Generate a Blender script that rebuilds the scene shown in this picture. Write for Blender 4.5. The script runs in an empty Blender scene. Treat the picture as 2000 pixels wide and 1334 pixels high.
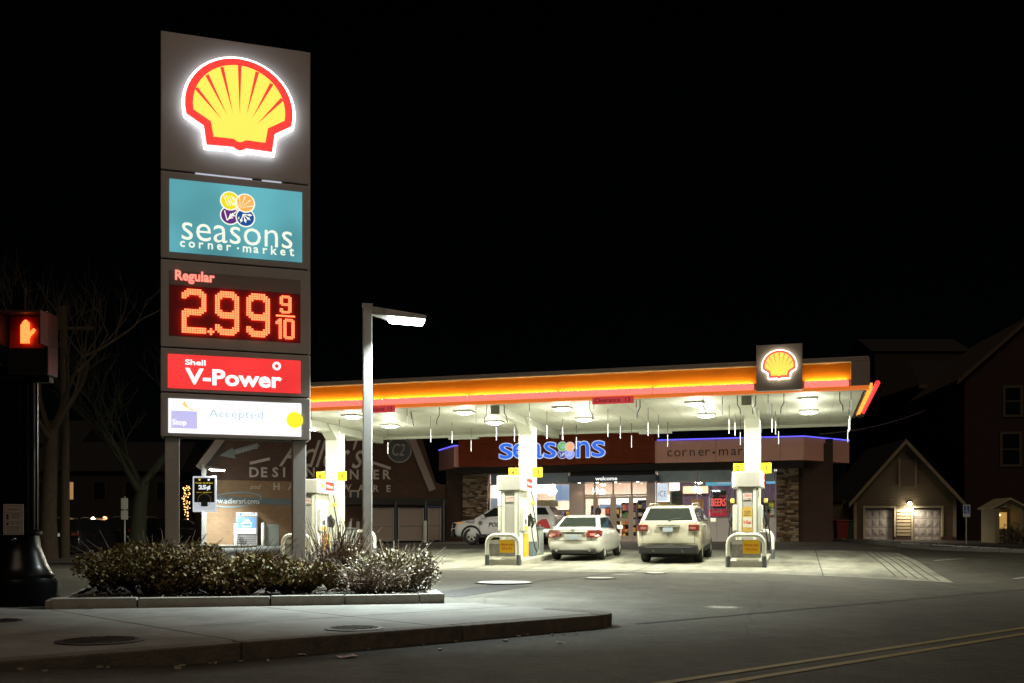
import bpy, bmesh, math, random
from mathutils import Vector, Matrix
from mathutils.bvhtree import BVHTree

# ---------------------------------------------------------------- camera, sky, sun, exposure
SC = bpy.context.scene
COL = SC.collection
YAW = math.radians(16.18)
CA, SA = math.cos(YAW), math.sin(YAW)
EYE, FPX, HORIZON = 0.8, 1944.0, 1049.0
cam_data = bpy.data.cameras.new('camera')
cam_data.lens, cam_data.sensor_width = 35.0, 36.0
cam_data.shift_y = (HORIZON - 667.0) / 2000.0
cam_data.clip_start, cam_data.clip_end = 0.1, 2000
cam = bpy.data.objects.new('camera', cam_data)
COL.objects.link(cam)
cam.location = (0, 0, EYE)
cam.rotation_euler = (math.radians(90), 0, YAW)
SC.camera = cam

world = bpy.data.worlds.new('World')
SC.world = world
world.use_nodes = True
wn = world.node_tree
bg = wn.nodes['Background']
sky = wn.nodes.new('ShaderNodeTexSky')
sky.sky_type = 'NISHITA'
sky.sun_disc = False
sky.sun_elevation = math.radians(48)
sky.sun_rotation = math.radians(200)
wn.links.new(sky.outputs['Color'], bg.inputs['Color'])
bg.inputs['Strength'].default_value = 0.00012          # night: the sky gives next to nothing

sun_data = bpy.data.lights.new('sun', 'SUN')
sun_data.energy = 0.40                                   # dim warm glow of the town from behind the camera
sun_data.angle = math.radians(25)
sun_data.color = (1.0, 0.76, 0.55)
sun = bpy.data.objects.new('sun', sun_data)
COL.objects.link(sun)
sun.rotation_euler = (math.radians(42), 0, YAW + math.radians(14))

SC.view_settings.view_transform = 'Standard'
SC.view_settings.look = 'None'
SC.view_settings.exposure = 0.0
SC.view_settings.gamma = 1.0
SC.cycles.use_denoising = True
SC.cycles.max_bounces = 6
SC.cycles.diffuse_bounces = 3
SC.cycles.glossy_bounces = 3
SC.cycles.transmission_bounces = 4
SC.cycles.transparent_max_bounces = 8
SC.cycles.sample_clamp_indirect = 4.0
SC.cycles.caustics_reflective = False
SC.cycles.caustics_refractive = False

R = math.radians
rnd = random.Random(7)

# ---------------------------------------------------------------- places (metres; X along the canopy, Y away from the street)
def cam2w(x, d):
    return (CA * x - SA * d, SA * x + CA * d)
def w2cam(X, Y):
    return (CA * X + SA * Y, -SA * X + CA * Y)
def at_d(px, py, d):
    a = (px - 1000) / FPX
    X, Y = cam2w(a * d, d)
    return Vector((X, Y, EYE + d * (HORIZON - py) / FPX))
def at_v(px, py, v):
    a = (px - 1000) / FPX
    return at_d(px, py, v / (CA + SA * a))
def at_z(px, py, z):
    return at_d(px, py, (EYE - z) * FPX / (py - HORIZON))
def sm(t):
    t = min(1.0, max(0.0, t))
    return t * t * (3 - 2 * t)
def lerp(a, b, t):
    return a + (b - a) * t
def street(X, Y):                                  # along / across the street in front
    x, d = w2cam(X, Y)
    return 0.743 * x + 0.669 * d, -0.669 * x + 0.743 * d
def street2w(s, n):
    return cam2w(0.743 * s - 0.669 * n, 0.669 * s + 0.743 * n)
def ground_z(X, Y):
    x, d = w2cam(X, Y)
    s, n = street(X, Y)
    if Y < 12: zv = -.28
    elif Y < 28: zv = -.28 + .28 * (Y - 12) / 16
    elif Y < 46: zv = .60 * (Y - 28) / 18
    else: zv = .60
    if Y > 28:
        k = sm((X - 1) / 5)
        far = .35 * min(1, (Y - 28) / 27)
        zv = lerp(zv, far, k)
    h = -.28 + (zv + .28) * sm((n - 8.1) / 6.0)
    left = sm((-x - .33 * d - 0.2) / (0.10 * max(d, 8)))
    return lerp(h, -.20, left)

# ---------------------------------------------------------------- materials
MATS = {}
def mat(name, col, rough=.6, metal=0.0, emit=None, strength=1.0, var=0.0, vscale=6.0, bump=0.0, bscale=60.0,
        col2=None, alpha=1.0, coat=0.0, spec=.5):
    if name in MATS: return MATS[name]
    m = bpy.data.materials.new(name); m.use_nodes = True
    nt = m.node_tree; b = nt.nodes['Principled BSDF']
    b.inputs['Base Color'].default_value = (*col, 1)
    b.inputs['Roughness'].default_value = rough
    b.inputs['Metallic'].default_value = metal
    b.inputs['Specular IOR Level'].default_value = spec
    b.inputs['Coat Weight'].default_value = coat
    if emit is not None:
        b.inputs['Emission Color'].default_value = (*emit, 1)
        b.inputs['Emission Strength'].default_value = strength
    if alpha < 1: b.inputs['Alpha'].default_value = alpha
    if var or bump or col2:
        tc = nt.nodes.new('ShaderNodeTexCoord')
    if var or col2:
        n = nt.nodes.new('ShaderNodeTexNoise'); n.inputs['Scale'].default_value = vscale
        n.inputs['Detail'].default_value = 8; n.inputs['Roughness'].default_value = .65
        nt.links.new(tc.outputs['Object'], n.inputs['Vector'])
        rp = nt.nodes.new('ShaderNodeValToRGB')
        rp.color_ramp.elements[0].position = .3; rp.color_ramp.elements[1].position = .7
        c2 = col2 if col2 else tuple(min(1, c * (1 + var)) for c in col)
        c1 = col if col2 else tuple(c * (1 - var) for c in col)
        rp.color_ramp.elements[0].color = (*c1, 1); rp.color_ramp.elements[1].color = (*c2, 1)
        nt.links.new(n.outputs['Fac'], rp.inputs['Fac'])
        nt.links.new(rp.outputs['Color'], b.inputs['Base Color'])
    if bump:
        n2 = nt.nodes.new('ShaderNodeTexNoise'); n2.inputs['Scale'].default_value = bscale
        n2.inputs['Detail'].default_value = 6
        nt.links.new(tc.outputs['Object'], n2.inputs['Vector'])
        bp = nt.nodes.new('ShaderNodeBump'); bp.inputs['Strength'].default_value = bump
        bp.inputs['Distance'].default_value = .02
        nt.links.new(n2.outputs['Fac'], bp.inputs['Height'])
        nt.links.new(bp.outputs['Normal'], b.inputs['Normal'])
    MATS[name] = m
    return m
def glow(name, col, strength):
    return mat(name, tuple(min(.8, c * .6) for c in col), .5, emit=col, strength=strength)
def brick_mat(name, c1, c2, mortar, scale=1.0, dark=1.0):
    if name in MATS: return MATS[name]
    m = mat(name, c1, .85, bump=.3, bscale=25)
    nt = m.node_tree; b = nt.nodes['Principled BSDF']
    tc = nt.nodes.new('ShaderNodeTexCoord'); sx = nt.nodes.new('ShaderNodeSeparateXYZ'); cx = nt.nodes.new('ShaderNodeCombineXYZ')
    nt.links.new(tc.outputs['Object'], sx.inputs[0])
    ad = nt.nodes.new('ShaderNodeMath'); ad.operation = 'ADD'
    nt.links.new(sx.outputs['X'], ad.inputs[0]); nt.links.new(sx.outputs['Y'], ad.inputs[1])
    nt.links.new(ad.outputs[0], cx.inputs['X']); nt.links.new(sx.outputs['Z'], cx.inputs['Y'])
    br = nt.nodes.new('ShaderNodeTexBrick')
    br.inputs['Color1'].default_value = (*c1, 1); br.inputs['Color2'].default_value = (*c2, 1); br.inputs['Mortar'].default_value = (*mortar, 1)
    br.inputs['Scale'].default_value = 1.0; br.inputs['Brick Width'].default_value = .22 * scale
    br.inputs['Row Height'].default_value = .075 * scale; br.inputs['Mortar Size'].default_value = .007 * scale
    br.inputs['Bias'].default_value = -.2
    nt.links.new(cx.outputs[0], br.inputs['Vector'])
    ns = nt.nodes.new('ShaderNodeTexNoise'); ns.inputs['Scale'].default_value = 1.3; ns.inputs['Detail'].default_value = 5
    nt.links.new(tc.outputs['Object'], ns.inputs['Vector'])
    mx = nt.nodes.new('ShaderNodeMixRGB'); mx.blend_type = 'MULTIPLY'; mx.inputs['Fac'].default_value = .5
    nt.links.new(br.outputs['Color'], mx.inputs['Color1']); nt.links.new(ns.outputs['Fac'], mx.inputs['Color2'])
    nt.links.new(mx.outputs[0], b.inputs['Base Color'])
    return m
def glass_mat(name, tint=(.9, .95, 1), rough=.02, alpha=.14):
    if name in MATS: return MATS[name]
    m = bpy.data.materials.new(name); m.use_nodes = True
    nt = m.node_tree; nt.nodes.remove(nt.nodes['Principled BSDF'])
    t = nt.nodes.new('ShaderNodeBsdfTransparent'); t.inputs[0].default_value = (*tint, 1)
    g = nt.nodes.new('ShaderNodeBsdfGlossy'); g.inputs['Roughness'].default_value = rough
    mx = nt.nodes.new('ShaderNodeMixShader'); mx.inputs[0].default_value = alpha
    nt.links.new(t.outputs[0], mx.inputs[1]); nt.links.new(g.outputs[0], mx.inputs[2])
    nt.links.new(mx.outputs[0], nt.nodes['Material Output'].inputs[0])
    MATS[name] = m
    return m

# ---------------------------------------------------------------- meshes and objects
class MB:
    def __init__(s): s.v = []; s.f = []
    def add(s, vs, fs):
        o = len(s.v); s.v += [tuple(p) for p in vs]; s.f += [[i + o for i in f] for f in fs]; return s
    def box(s, c, size, rz=0.0, bev=0):
        hx, hy, hz = (k / 2 for k in size); cx, cy, cz = c
        co, si = math.cos(rz), math.sin(rz)
        vs = []
        for z in (-hz, hz):
            for x, y in ((-hx, -hy), (hx, -hy), (hx, hy), (-hx, hy)):
                vs.append((cx + x * co - y * si, cy + x * si + y * co, cz + z))
        return s.add(vs, [[3, 2, 1, 0], [4, 5, 6, 7], [0, 1, 5, 4], [1, 2, 6, 5], [2, 3, 7, 6], [3, 0, 4, 7]])
    def b2(s, x0, x1, y0, y1, z0, z1):
        return s.box(((x0 + x1) / 2, (y0 + y1) / 2, (z0 + z1) / 2), (abs(x1 - x0), abs(y1 - y0), abs(z1 - z0)))
    def tube(s, pts, r, n=8, caps=True):
        pts = [Vector(p) for p in pts]; rs = r if isinstance(r, (list, tuple)) else [r] * len(pts)
        rings = []; up = Vector((0, 0, 1))
        for i, p in enumerate(pts):
            d = (pts[min(i + 1, len(pts) - 1)] - pts[max(i - 1, 0)])
            if d.length < 1e-6: d = Vector((0, 0, 1))
            d.normalize()
            if i == 0:
                a = d.cross(up)
                if a.length < .05: a = d.cross(Vector((1, 0, 0)))
            else:
                a = a - d * a.dot(d)
                if a.length < 1e-4: a = d.cross(up) if abs(d.z) < .9 else d.cross(Vector((1, 0, 0)))
            a.normalize(); b = d.cross(a)
            rings.append([p + (a * math.cos(2 * math.pi * k / n) + b * math.sin(2 * math.pi * k / n)) * rs[i] for k in range(n)])
        vs = [p for q in rings for p in q]; fs = []
        for i in range(len(pts) - 1):
            for k in range(n):
                fs.append([i * n + k, i * n + (k + 1) % n, (i + 1) * n + (k + 1) % n, (i + 1) * n + k])
        if caps:
            fs.append(list(range(n))[::-1]); fs.append([(len(pts) - 1) * n + k for k in range(n)])
        return s.add(vs, fs)
    def cyl(s, p0, p1, r, n=16): return s.tube([p0, p1], r, n)
    def lathe(s, prof, axis='z', c=(0, 0, 0), n=24):
        vs = []; fs = []; m = len(prof)
        for k in range(n):
            t = 2 * math.pi * k / n
            for r, h in prof:
                if axis == 'z': p = (r * math.cos(t), r * math.sin(t), h)
                else: p = (r * math.cos(t), h, r * math.sin(t))
                vs.append((p[0] + c[0], p[1] + c[1], p[2] + c[2]))
        for k in range(n):
            for i in range(m - 1):
                fs.append([k * m + i, ((k + 1) % n) * m + i, ((k + 1) % n) * m + i + 1, k * m + i + 1])
        return s.add(vs, fs)
    def plate(s, poly, y0, y1):
        """outline (x,z) seen from -Y, thick from y0 (front) to y1 (back)"""
        n = len(poly)
        vs = [(x, y0, z) for x, z in poly] + [(x, y1, z) for x, z in poly]
        fs = [list(range(n)), list(range(2 * n - 1, n - 1, -1))]
        fs += [[i, i + n, (i + 1) % n + n, (i + 1) % n] for i in range(n)]
        return s.add(vs, fs)
    def slab(s, poly, z0, z1):
        n = len(poly)
        vs = [(x, y, z1) for x, y in poly] + [(x, y, z0) for x, y in poly]
        fs = [list(range(n)), list(range(2 * n - 1, n - 1, -1))]
        fs += [[i, i + n, (i + 1) % n + n, (i + 1) % n] for i in range(n)]
        return s.add(vs, fs)
    def mesh(s, name, m, smooth=None, bevel=0.0, seg=2, fix=True):
        me = bpy.data.meshes.new(name)
        me.from_pydata(s.v, [], s.f)
        if fix or bevel:
            bm = bmesh.new(); bm.from_mesh(me)
            if bevel:
                bmesh.ops.bevel(bm, geom=list(bm.edges), offset=bevel, segments=seg, affect='EDGES', profile=.5, clamp_overlap=True)
            bmesh.ops.recalc_face_normals(bm, faces=bm.faces)
            bm.to_mesh(me); bm.free()
        if m is not None: me.materials.append(m)
        if smooth is not None:
            me.shade_smooth(); me.set_sharp_from_angle(angle=R(smooth))
        me.update()
        return me
    def build(s, name, m, parent=None, smooth=None, bevel=0.0, seg=2, fix=True, loc=None, rz=0.0):
        return link(name, s.mesh(name, m, smooth, bevel, seg, fix), parent, loc, rz)
def link(name, me, parent=None, loc=None, rz=0.0):
    o = bpy.data.objects.new(name, me); COL.objects.link(o)
    if loc is not None: o.location = loc
    if rz: o.rotation_euler = (0, 0, rz)
    if parent is not None: o.parent = parent
    return o
def thing(name, label, cat, loc=(0, 0, 0), rz=0.0, group=None, tilt=0.0):
    o = link(name, None, None, loc, rz)
    if tilt: o.rotation_euler = (tilt, 0, rz)
    return tag(o, label, cat, group)
def tag(o, label, cat, group=None, kind=None):
    o['label'] = label; o['category'] = cat
    if group: o['group'] = group
    if kind: o['kind'] = kind
    return o
def structure(o):
    o['kind'] = 'structure'; return o
def copy_tree(o, parent=None):
    c = o.copy(); COL.objects.link(c); c.parent = parent
    for ch in list(o.children): copy_tree(ch, c)
    return c
def lamp(name, kind, loc, power, col, parent=None, size=.3, rot=(0, 0, 0), blend=.5, angle=150, size_y=None):
    l = bpy.data.lights.new(name, kind); l.energy = power; l.color = col
    if kind == 'AREA':
        l.shape = 'RECTANGLE' if size_y else 'DISK'; l.size = size
        if size_y: l.size_y = size_y
    elif kind == 'SPOT':
        l.spot_size = R(angle); l.spot_blend = blend; l.shadow_soft_size = size
    else: l.shadow_soft_size = size
    o = bpy.data.objects.new(name, l); COL.objects.link(o); o.location = loc; o.rotation_euler = rot
    if parent is not None: o.parent = parent
    return o
FONT_CACHE = {}
def text_mesh(s, m, width=None, height=None, bold=0.0, depth=.01, shear=0.0, spacing=1.0, align='CENTER'):
    """letters standing up in the XZ plane, facing -Y; scaled to width and/or cap height"""
    cu = bpy.data.curves.new('t', 'FONT'); cu.body = s; cu.size = 1.0; cu.offset = bold; cu.extrude = .05
    cu.shear = shear; cu.space_character = spacing; cu.align_x = 'LEFT'; cu.resolution_u = 3
    ob = bpy.data.objects.new('t', cu); COL.objects.link(ob)
    dg = bpy.context.evaluated_depsgraph_get()
    me = bpy.data.meshes.new_from_object(ob.evaluated_get(dg), depsgraph=dg)
    COL.objects.unlink(ob); bpy.data.objects.remove(ob); bpy.data.curves.remove(cu)
    xs = [v.co.x for v in me.vertices]; ys = [v.co.y for v in me.vertices]
    x0, x1 = min(xs), max(xs); y0, y1 = min(ys), max(ys)
    kx = width / (x1 - x0) if width else None
    kz = height / (y1 - y0) if height else None
    if kx is None: kx = kz
    if kz is None: kz = kx
    cx = {'CENTER': (x0 + x1) / 2, 'LEFT': x0, 'RIGHT': x1}[align]
    for v in me.vertices:
        v.co = ((v.co.x - cx) * kx, -(v.co.z / .05) * depth * .5 - depth * .5, (v.co.y - y0) * kz)
    me.materials.clear(); me.materials.append(m)
    return me
def text(name, s, m, parent, loc, rz=0.0, **kw):
    return link(name, text_mesh(s, m, **kw), parent, loc, rz)

# ---------------------------------------------------------------- shared paints
white_paint = mat('white_paint', (.72, .72, .69), .45, var=.05, vscale=3)
cream_paint = mat('cream_paint', (.70, .70, .60), .45, var=.05, vscale=3)
sign_grey = mat('sign_grey', (.45, .415, .40), .45, var=.06, vscale=2)
pole_grey = mat('pole_grey', (.47, .45, .43), .5, metal=.2, var=.08, vscale=4)
dark_metal = mat('dark_metal', (.03, .03, .035), .4, metal=.5)
black_paint = mat('black_paint', (.012, .012, .013), .25, coat=.4)
rubber = mat('rubber', (.02, .02, .02), .8)
steel = mat('brushed_steel', (.50, .49, .45), .35, metal=.25, var=.05, vscale=30)
chrome = mat('chrome', (.7, .7, .7), .15, metal=1)
red_paint = mat('red_paint', (.62, .03, .03), .4)
yellow_paint = mat('yellow_paint', (.85, .55, .02), .4)
blue_grey = mat('blue_grey_paint', (.13, .17, .2), .5)
black_ink = mat('black_ink', (.02, .02, .02), .6)
white_ink = mat('white_ink', (.8, .8, .8), .5)
red_ink = mat('red_ink', (.6, .03, .03), .5)
trim_wood = mat('pale_trim', (.3, .27, .2), .6, var=.1)

# ================================================================ ground, street, pavement
asphalt = mat('asphalt', (.067, .062, .049), .85, col2=(.108, .101, .082), vscale=1.1, bump=.5, bscale=90)
def asphalt_detail():
    m = asphalt; nt = m.node_tree; b = nt.nodes['Principled BSDF']
    tc = nt.nodes.new('ShaderNodeTexCoord')
    fine = nt.nodes.new('ShaderNodeTexNoise'); fine.inputs['Scale'].default_value = 45; fine.inputs['Detail'].default_value = 3
    nt.links.new(tc.outputs['Object'], fine.inputs['Vector'])
    vor = nt.nodes.new('ShaderNodeTexVoronoi'); vor.feature = 'DISTANCE_TO_EDGE'; vor.inputs['Scale'].default_value = .23
    nz = nt.nodes.new('ShaderNodeTexNoise'); nz.inputs['Scale'].default_value = .9; nz.inputs['Detail'].default_value = 6
    nt.links.new(tc.outputs['Object'], nz.inputs['Vector'])
    mxv = nt.nodes.new('ShaderNodeMixRGB'); mxv.inputs['Fac'].default_value = .35
    nt.links.new(tc.outputs['Object'], mxv.inputs['Color1']); nt.links.new(nz.outputs['Color'], mxv.inputs['Color2'])
    nt.links.new(mxv.outputs[0], vor.inputs['Vector'])
    cr = nt.nodes.new('ShaderNodeMapRange'); cr.inputs['From Min'].default_value = 0; cr.inputs['From Max'].default_value = .006
    cr.inputs['To Min'].default_value = .68; cr.inputs['To Max'].default_value = 1
    nt.links.new(vor.outputs['Distance'], cr.inputs['Value'])
    old = b.inputs['Base Color'].links[0].from_socket
    fr = nt.nodes.new('ShaderNodeMapRange'); fr.inputs['From Min'].default_value = .3; fr.inputs['From Max'].default_value = .75
    fr.inputs['To Min'].default_value = .6; fr.inputs['To Max'].default_value = 1.5
    nt.links.new(fine.outputs['Fac'], fr.inputs['Value'])
    m1 = nt.nodes.new('ShaderNodeVectorMath'); m1.operation = 'SCALE'
    nt.links.new(old, m1.inputs[0]); nt.links.new(fr.outputs[0], m1.inputs['Scale'])
    m2 = nt.nodes.new('ShaderNodeVectorMath'); m2.operation = 'SCALE'
    nt.links.new(m1.outputs[0], m2.inputs[0]); nt.links.new(cr.outputs[0], m2.inputs['Scale'])
    nt.links.new(m2.outputs[0], b.inputs['Base Color'])
asphalt_detail()
asphalt_new = mat('asphalt_patch', (.022, .022, .022), .9, var=.25, vscale=5, bump=.4, bscale=80)
concrete = mat('concrete', (.17, .162, .145), .8, col2=(.25, .24, .215), vscale=1.6, bump=.15, bscale=70)
pad_concrete = mat('pad_concrete', (.17, .17, .135), .7, col2=(.34, .335, .275), vscale=.8, bump=.12, bscale=60)
def stain(m, lo, scale, stretch):
    nt = m.node_tree; b = nt.nodes['Principled BSDF']
    tc = nt.nodes.new('ShaderNodeTexCoord'); mp = nt.nodes.new('ShaderNodeMapping'); mp.inputs['Scale'].default_value = stretch
    nt.links.new(tc.outputs['Object'], mp.inputs['Vector'])
    n = nt.nodes.new('ShaderNodeTexNoise'); n.inputs['Scale'].default_value = scale; n.inputs['Detail'].default_value = 7; n.inputs['Roughness'].default_value = .7
    nt.links.new(mp.outputs[0], n.inputs['Vector'])
    mr = nt.nodes.new('ShaderNodeMapRange'); mr.inputs['From Min'].default_value = .38; mr.inputs['From Max'].default_value = .58
    mr.inputs['To Min'].default_value = lo; mr.inputs['To Max'].default_value = 1
    nt.links.new(n.outputs['Fac'], mr.inputs['Value'])
    old = b.inputs['Base Color'].links[0].from_socket
    sc = nt.nodes.new('ShaderNodeVectorMath'); sc.operation = 'SCALE'
    nt.links.new(old, sc.inputs[0]); nt.links.new(mr.outputs[0], sc.inputs['Scale']); nt.links.new(sc.outputs[0], b.inputs['Base Color'])
def oil_spots(m, scale, size, lo):
    nt = m.node_tree; b = nt.nodes['Principled BSDF']
    tc = nt.nodes.new('ShaderNodeTexCoord'); nz = nt.nodes.new('ShaderNodeTexNoise'); nz.inputs['Scale'].default_value = 5
    ad = nt.nodes.new('ShaderNodeMixRGB'); ad.inputs['Fac'].default_value = .12
    nt.links.new(tc.outputs['Object'], nz.inputs['Vector']); nt.links.new(tc.outputs['Object'], ad.inputs['Color1']); nt.links.new(nz.outputs['Color'], ad.inputs['Color2'])
    vo = nt.nodes.new('ShaderNodeTexVoronoi'); vo.inputs['Scale'].default_value = scale
    nt.links.new(ad.outputs[0], vo.inputs['Vector'])
    mr = nt.nodes.new('ShaderNodeMapRange'); mr.inputs['From Min'].default_value = size * .4; mr.inputs['From Max'].default_value = size
    mr.inputs['To Min'].default_value = lo; mr.inputs['To Max'].default_value = 1
    nt.links.new(vo.outputs['Distance'], mr.inputs['Value'])
    old = b.inputs['Base Color'].links[0].from_socket
    sc = nt.nodes.new('ShaderNodeVectorMath'); sc.operation = 'SCALE'
    nt.links.new(old, sc.inputs[0]); nt.links.new(mr.outputs[0], sc.inputs['Scale']); nt.links.new(sc.outputs[0], b.inputs['Base Color'])
    rr_ = nt.nodes.new('ShaderNodeMapRange'); rr_.inputs['From Min'].default_value = lo; rr_.inputs['From Max'].default_value = 1
    rr_.inputs['To Min'].default_value = .45; rr_.inputs['To Max'].default_value = b.inputs['Roughness'].default_value
    nt.links.new(mr.outputs[0], rr_.inputs['Value']); nt.links.new(rr_.outputs[0], b.inputs['Roughness'])
stain(pad_concrete, .5, .55, (1.6, .35, 1)); stain(concrete, .68, 1.1, (1, 1, 1)); stain(asphalt, .55, .30, (1, .45, 1)); stain(asphalt, .8, 2.2, (1, 1, 1))
oil_spots(pad_concrete, .8, .20, .45); oil_spots(asphalt, .45, .14, .55); oil_spots(concrete, 1.4, .10, .6)
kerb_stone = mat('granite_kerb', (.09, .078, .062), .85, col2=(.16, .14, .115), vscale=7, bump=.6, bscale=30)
planter_stone = mat('planter_kerb', (.22, .21, .18), .85, col2=(.32, .30, .26), vscale=6, bump=.4, bscale=35)
joint_dark = mat('joint_dark', (.03, .03, .028), .9)

def sheet(name, xs, ys, zf, m, inside=None):
    vs = []; fs = []; nx = len(xs)
    for y in ys:
        for x in xs: vs.append((x, y, zf(x, y)))
    for j in range(len(ys) - 1):
        for i in range(nx - 1):
            if inside and not inside((xs[i] + xs[i + 1]) / 2, (ys[j] + ys[j + 1]) / 2): continue
            fs.append([j * nx + i, j * nx + i + 1, (j + 1) * nx + i + 1, (j + 1) * nx + i])
    return MB().add(vs, fs).build(name, m, None, smooth=60, fix=False)
def rng(a, b, st):
    n = max(1, round((b - a) / st)); return [a + (b - a) * i / n for i in range(n + 1)]
gx = rng(-300, -42, 20)[:-1] + rng(-42, 42, .7) + rng(42, 300, 20)[1:]
gy = rng(-40, -2, 4)[:-1] + rng(-2, 62, .7) + rng(62, 400, 24)[1:]
structure(sheet('ground', gx, gy, ground_z, asphalt))

# concrete pad under the canopy, with its joints and drain grooves
PX0, PX1, PY0, PY1 = -17.5, 3.3, 24.3, 37.5
pad = structure(sheet('forecourt_pad', rng(PX0, PX1, .7), rng(PY0, PY1, .66), lambda x, y: ground_z(x, y) + .006, pad_concrete))
def ground_strip(name, p, q, w, m, lift=.010, parent=None, steps=None):
    p = Vector(p[:2]); q = Vector(q[:2]); L = (q - p).length
    n = steps or max(1, int(L / .6)); d = (q - p) / L; s_ = Vector((-d.y, d.x)) * w / 2
    vs = []; fs = []
    for i in range(n + 1):
        c = p + (q - p) * i / n
        for k in (-1, 1):
            e = c + s_ * k; vs.append((e.x, e.y, ground_z(e.x, e.y) + lift))
    for i in range(n): fs.append([2 * i, 2 * i + 2, 2 * i + 3, 2 * i + 1])
    return MB().add(vs, fs).build(name, m, parent, fix=False)
for x in (-13, -8.5, -4, .5):
    ground_strip('pad_joint', (x, PY0), (x, PY1), .025, joint_dark, .009, pad)
for y in (28.5, 33):
    ground_strip('pad_joint', (PX0, y), (PX1, y), .025, joint_dark, .009, pad)
for k in range(5):
    ground_strip('drain_groove', (PX1 - .25 - .22 * k, PY0 + .3 + .16 * k), (PX1 - .25 - .22 * k, PY1 - .3), .04, joint_dark, .011, pad)
for k in range(4):
    ground_strip('drain_groove', (PX0, PY0 + .3 + .2 * k), (PX1 - .3 - .22 * k, PY0 + .3 + .2 * k), .03, joint_dark, .0125, pad)
# asphalt seams and patches
seam = ground_strip('asphalt_seam', street2w(9.4, 8.15), street2w(30, 8.15), .07, asphalt_new, .006); structure(seam)
o = ground_strip('asphalt_patch', street2w(9.35, 9.4), street2w(9.35, 12.9), .45, asphalt_new, .005); structure(o)
a_, b_ = at_z(850, 1163, -.2), at_z(1000, 1140, -.12)
o = ground_strip('asphalt_patch', a_, b_, .9, asphalt_new, .005); structure(o)
a_, b_ = at_z(1000, 1141, -.15), at_z(1290, 1108, 0.0)
structure(ground_strip('asphalt_seam', a_, b_, .05, asphalt_new, .006))
# street paint: double yellow line, bay lines by the shop
yellow_line = mat('road_yellow', (.42, .30, .06), .75, col2=(.26, .20, .06), vscale=14)
white_line = mat('road_white', (.5, .5, .48), .75, col2=(.32, .32, .3), vscale=10)
for n0 in (4.42, 4.72):
    structure(ground_strip('yellow_line', street2w(-12, n0), street2w(60, n0), .095, yellow_line, .005))
for (p, q) in (((1590, 1068), (1650, 1060)), ((1705, 1079), (1800, 1074)), ((1825, 1088), (1925, 1085)), ((1980, 1097), (2060, 1094))):
    A = at_v(p[0], p[1], 40); B = at_v(q[0], q[1], 43)
    A = at_z(p[0], p[1], .2); B = A + Vector((1.2, 2.6, 0))
    structure(ground_strip('bay_line', A, B, .1, white_line, .008))
A = at_v(862, 1068, 39.5); structure(ground_strip('bay_line', (A.x, 39.4), (A.x + .9, 43.5), .1, white_line, .008))
A = at_v(700, 1068, 39.5); structure(ground_strip('bay_line', (A.x, 39.4), (A.x + .9, 43.5), .1, white_line, .008))

# raised pavement in front: slabs with open joints, granite kerb stones, corner planter
SW = -.13
def pave(poly, parent, name='slab'):
    return MB().slab(poly, SW - .14, SW).build(name, concrete, parent, bevel=.006, seg=1)
sidewalk = structure(MB().slab([street2w(-30, 8.32), street2w(9.05, 8.32), street2w(9.05, 10.8), street2w(4.1, 13.6), street2w(2, 18), street2w(-30, 18)], -.5, SW - .10).build('sidewalk', joint_dark))
sl = [-12, -8.7, -5.6, -2.9, -.4, 1.9, 4.15, 6.4, 9.05]
for i in range(len(sl) - 1):
    s0, s1 = sl[i] + .008, sl[i + 1] - .008
    top0 = min(13.6, 13.55 - .5656 * (s0 - 4.25)); top1 = min(13.6, 13.55 - .5656 * (s1 - 4.25))
    mid = 9.95
    if i in (3, 4, 6, 7):
        pave([street2w(s0, 8.34), street2w(s1, 8.34), street2w(s1, mid), street2w(s0, mid)], sidewalk)
        pave([street2w(s0, mid + .016), street2w(s1, mid + .016), street2w(s1, top1), street2w(s0, top0)], sidewalk)
    else:
        pave([street2w(s0, 8.34), street2w(s1, 8.34), street2w(s1, top1), street2w(s0, top0)], sidewalk)
pave([street2w(-16, 13.62), street2w(-2.0, 13.62), street2w(-2.0, 26), street2w(-16, 26)], sidewalk)
pave([street2w(-1.98, 13.62), street2w(4.0, 13.62), street2w(2.4, 17.5), street2w(-1.98, 17.5)], sidewalk)
pave([street2w(-1.98, 17.52), street2w(2.4, 17.52), street2w(.6, 24), street2w(-1.98, 26)], sidewalk)
kerb = structure(MB().slab([street2w(-30, 8.12), street2w(8.7, 8.12), street2w(8.7, 8.3), street2w(-30, 8.3)], -.5, SW - .06).build('kerb', joint_dark))
ks = [-14, -11.2, -8.4, -5.5, -2.7, -.1, 1.75, 4.1, 6.6, 8.75]
for i in range(len(ks) - 1):
    j = rnd.uniform(-.006, .006)
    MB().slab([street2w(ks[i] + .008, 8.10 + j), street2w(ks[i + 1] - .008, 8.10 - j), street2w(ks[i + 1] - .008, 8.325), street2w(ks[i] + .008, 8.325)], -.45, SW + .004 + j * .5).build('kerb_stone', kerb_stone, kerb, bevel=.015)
arc = [street2w(8.76 + .40 * math.sin(t), 8.50 - .40 * math.cos(t)) for t in [R(a) for a in range(0, 91, 15)]]
arc += [street2w(9.16, 9.3), street2w(8.9, 9.3)] + [street2w(8.76 + .16 * math.sin(t), 8.50 - .16 * math.cos(t)) for t in [R(a) for a in range(90, -1, -30)]]
MB().slab(arc, -.45, SW + .006).build('kerb_stone', kerb_stone, kerb, bevel=.012)

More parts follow.
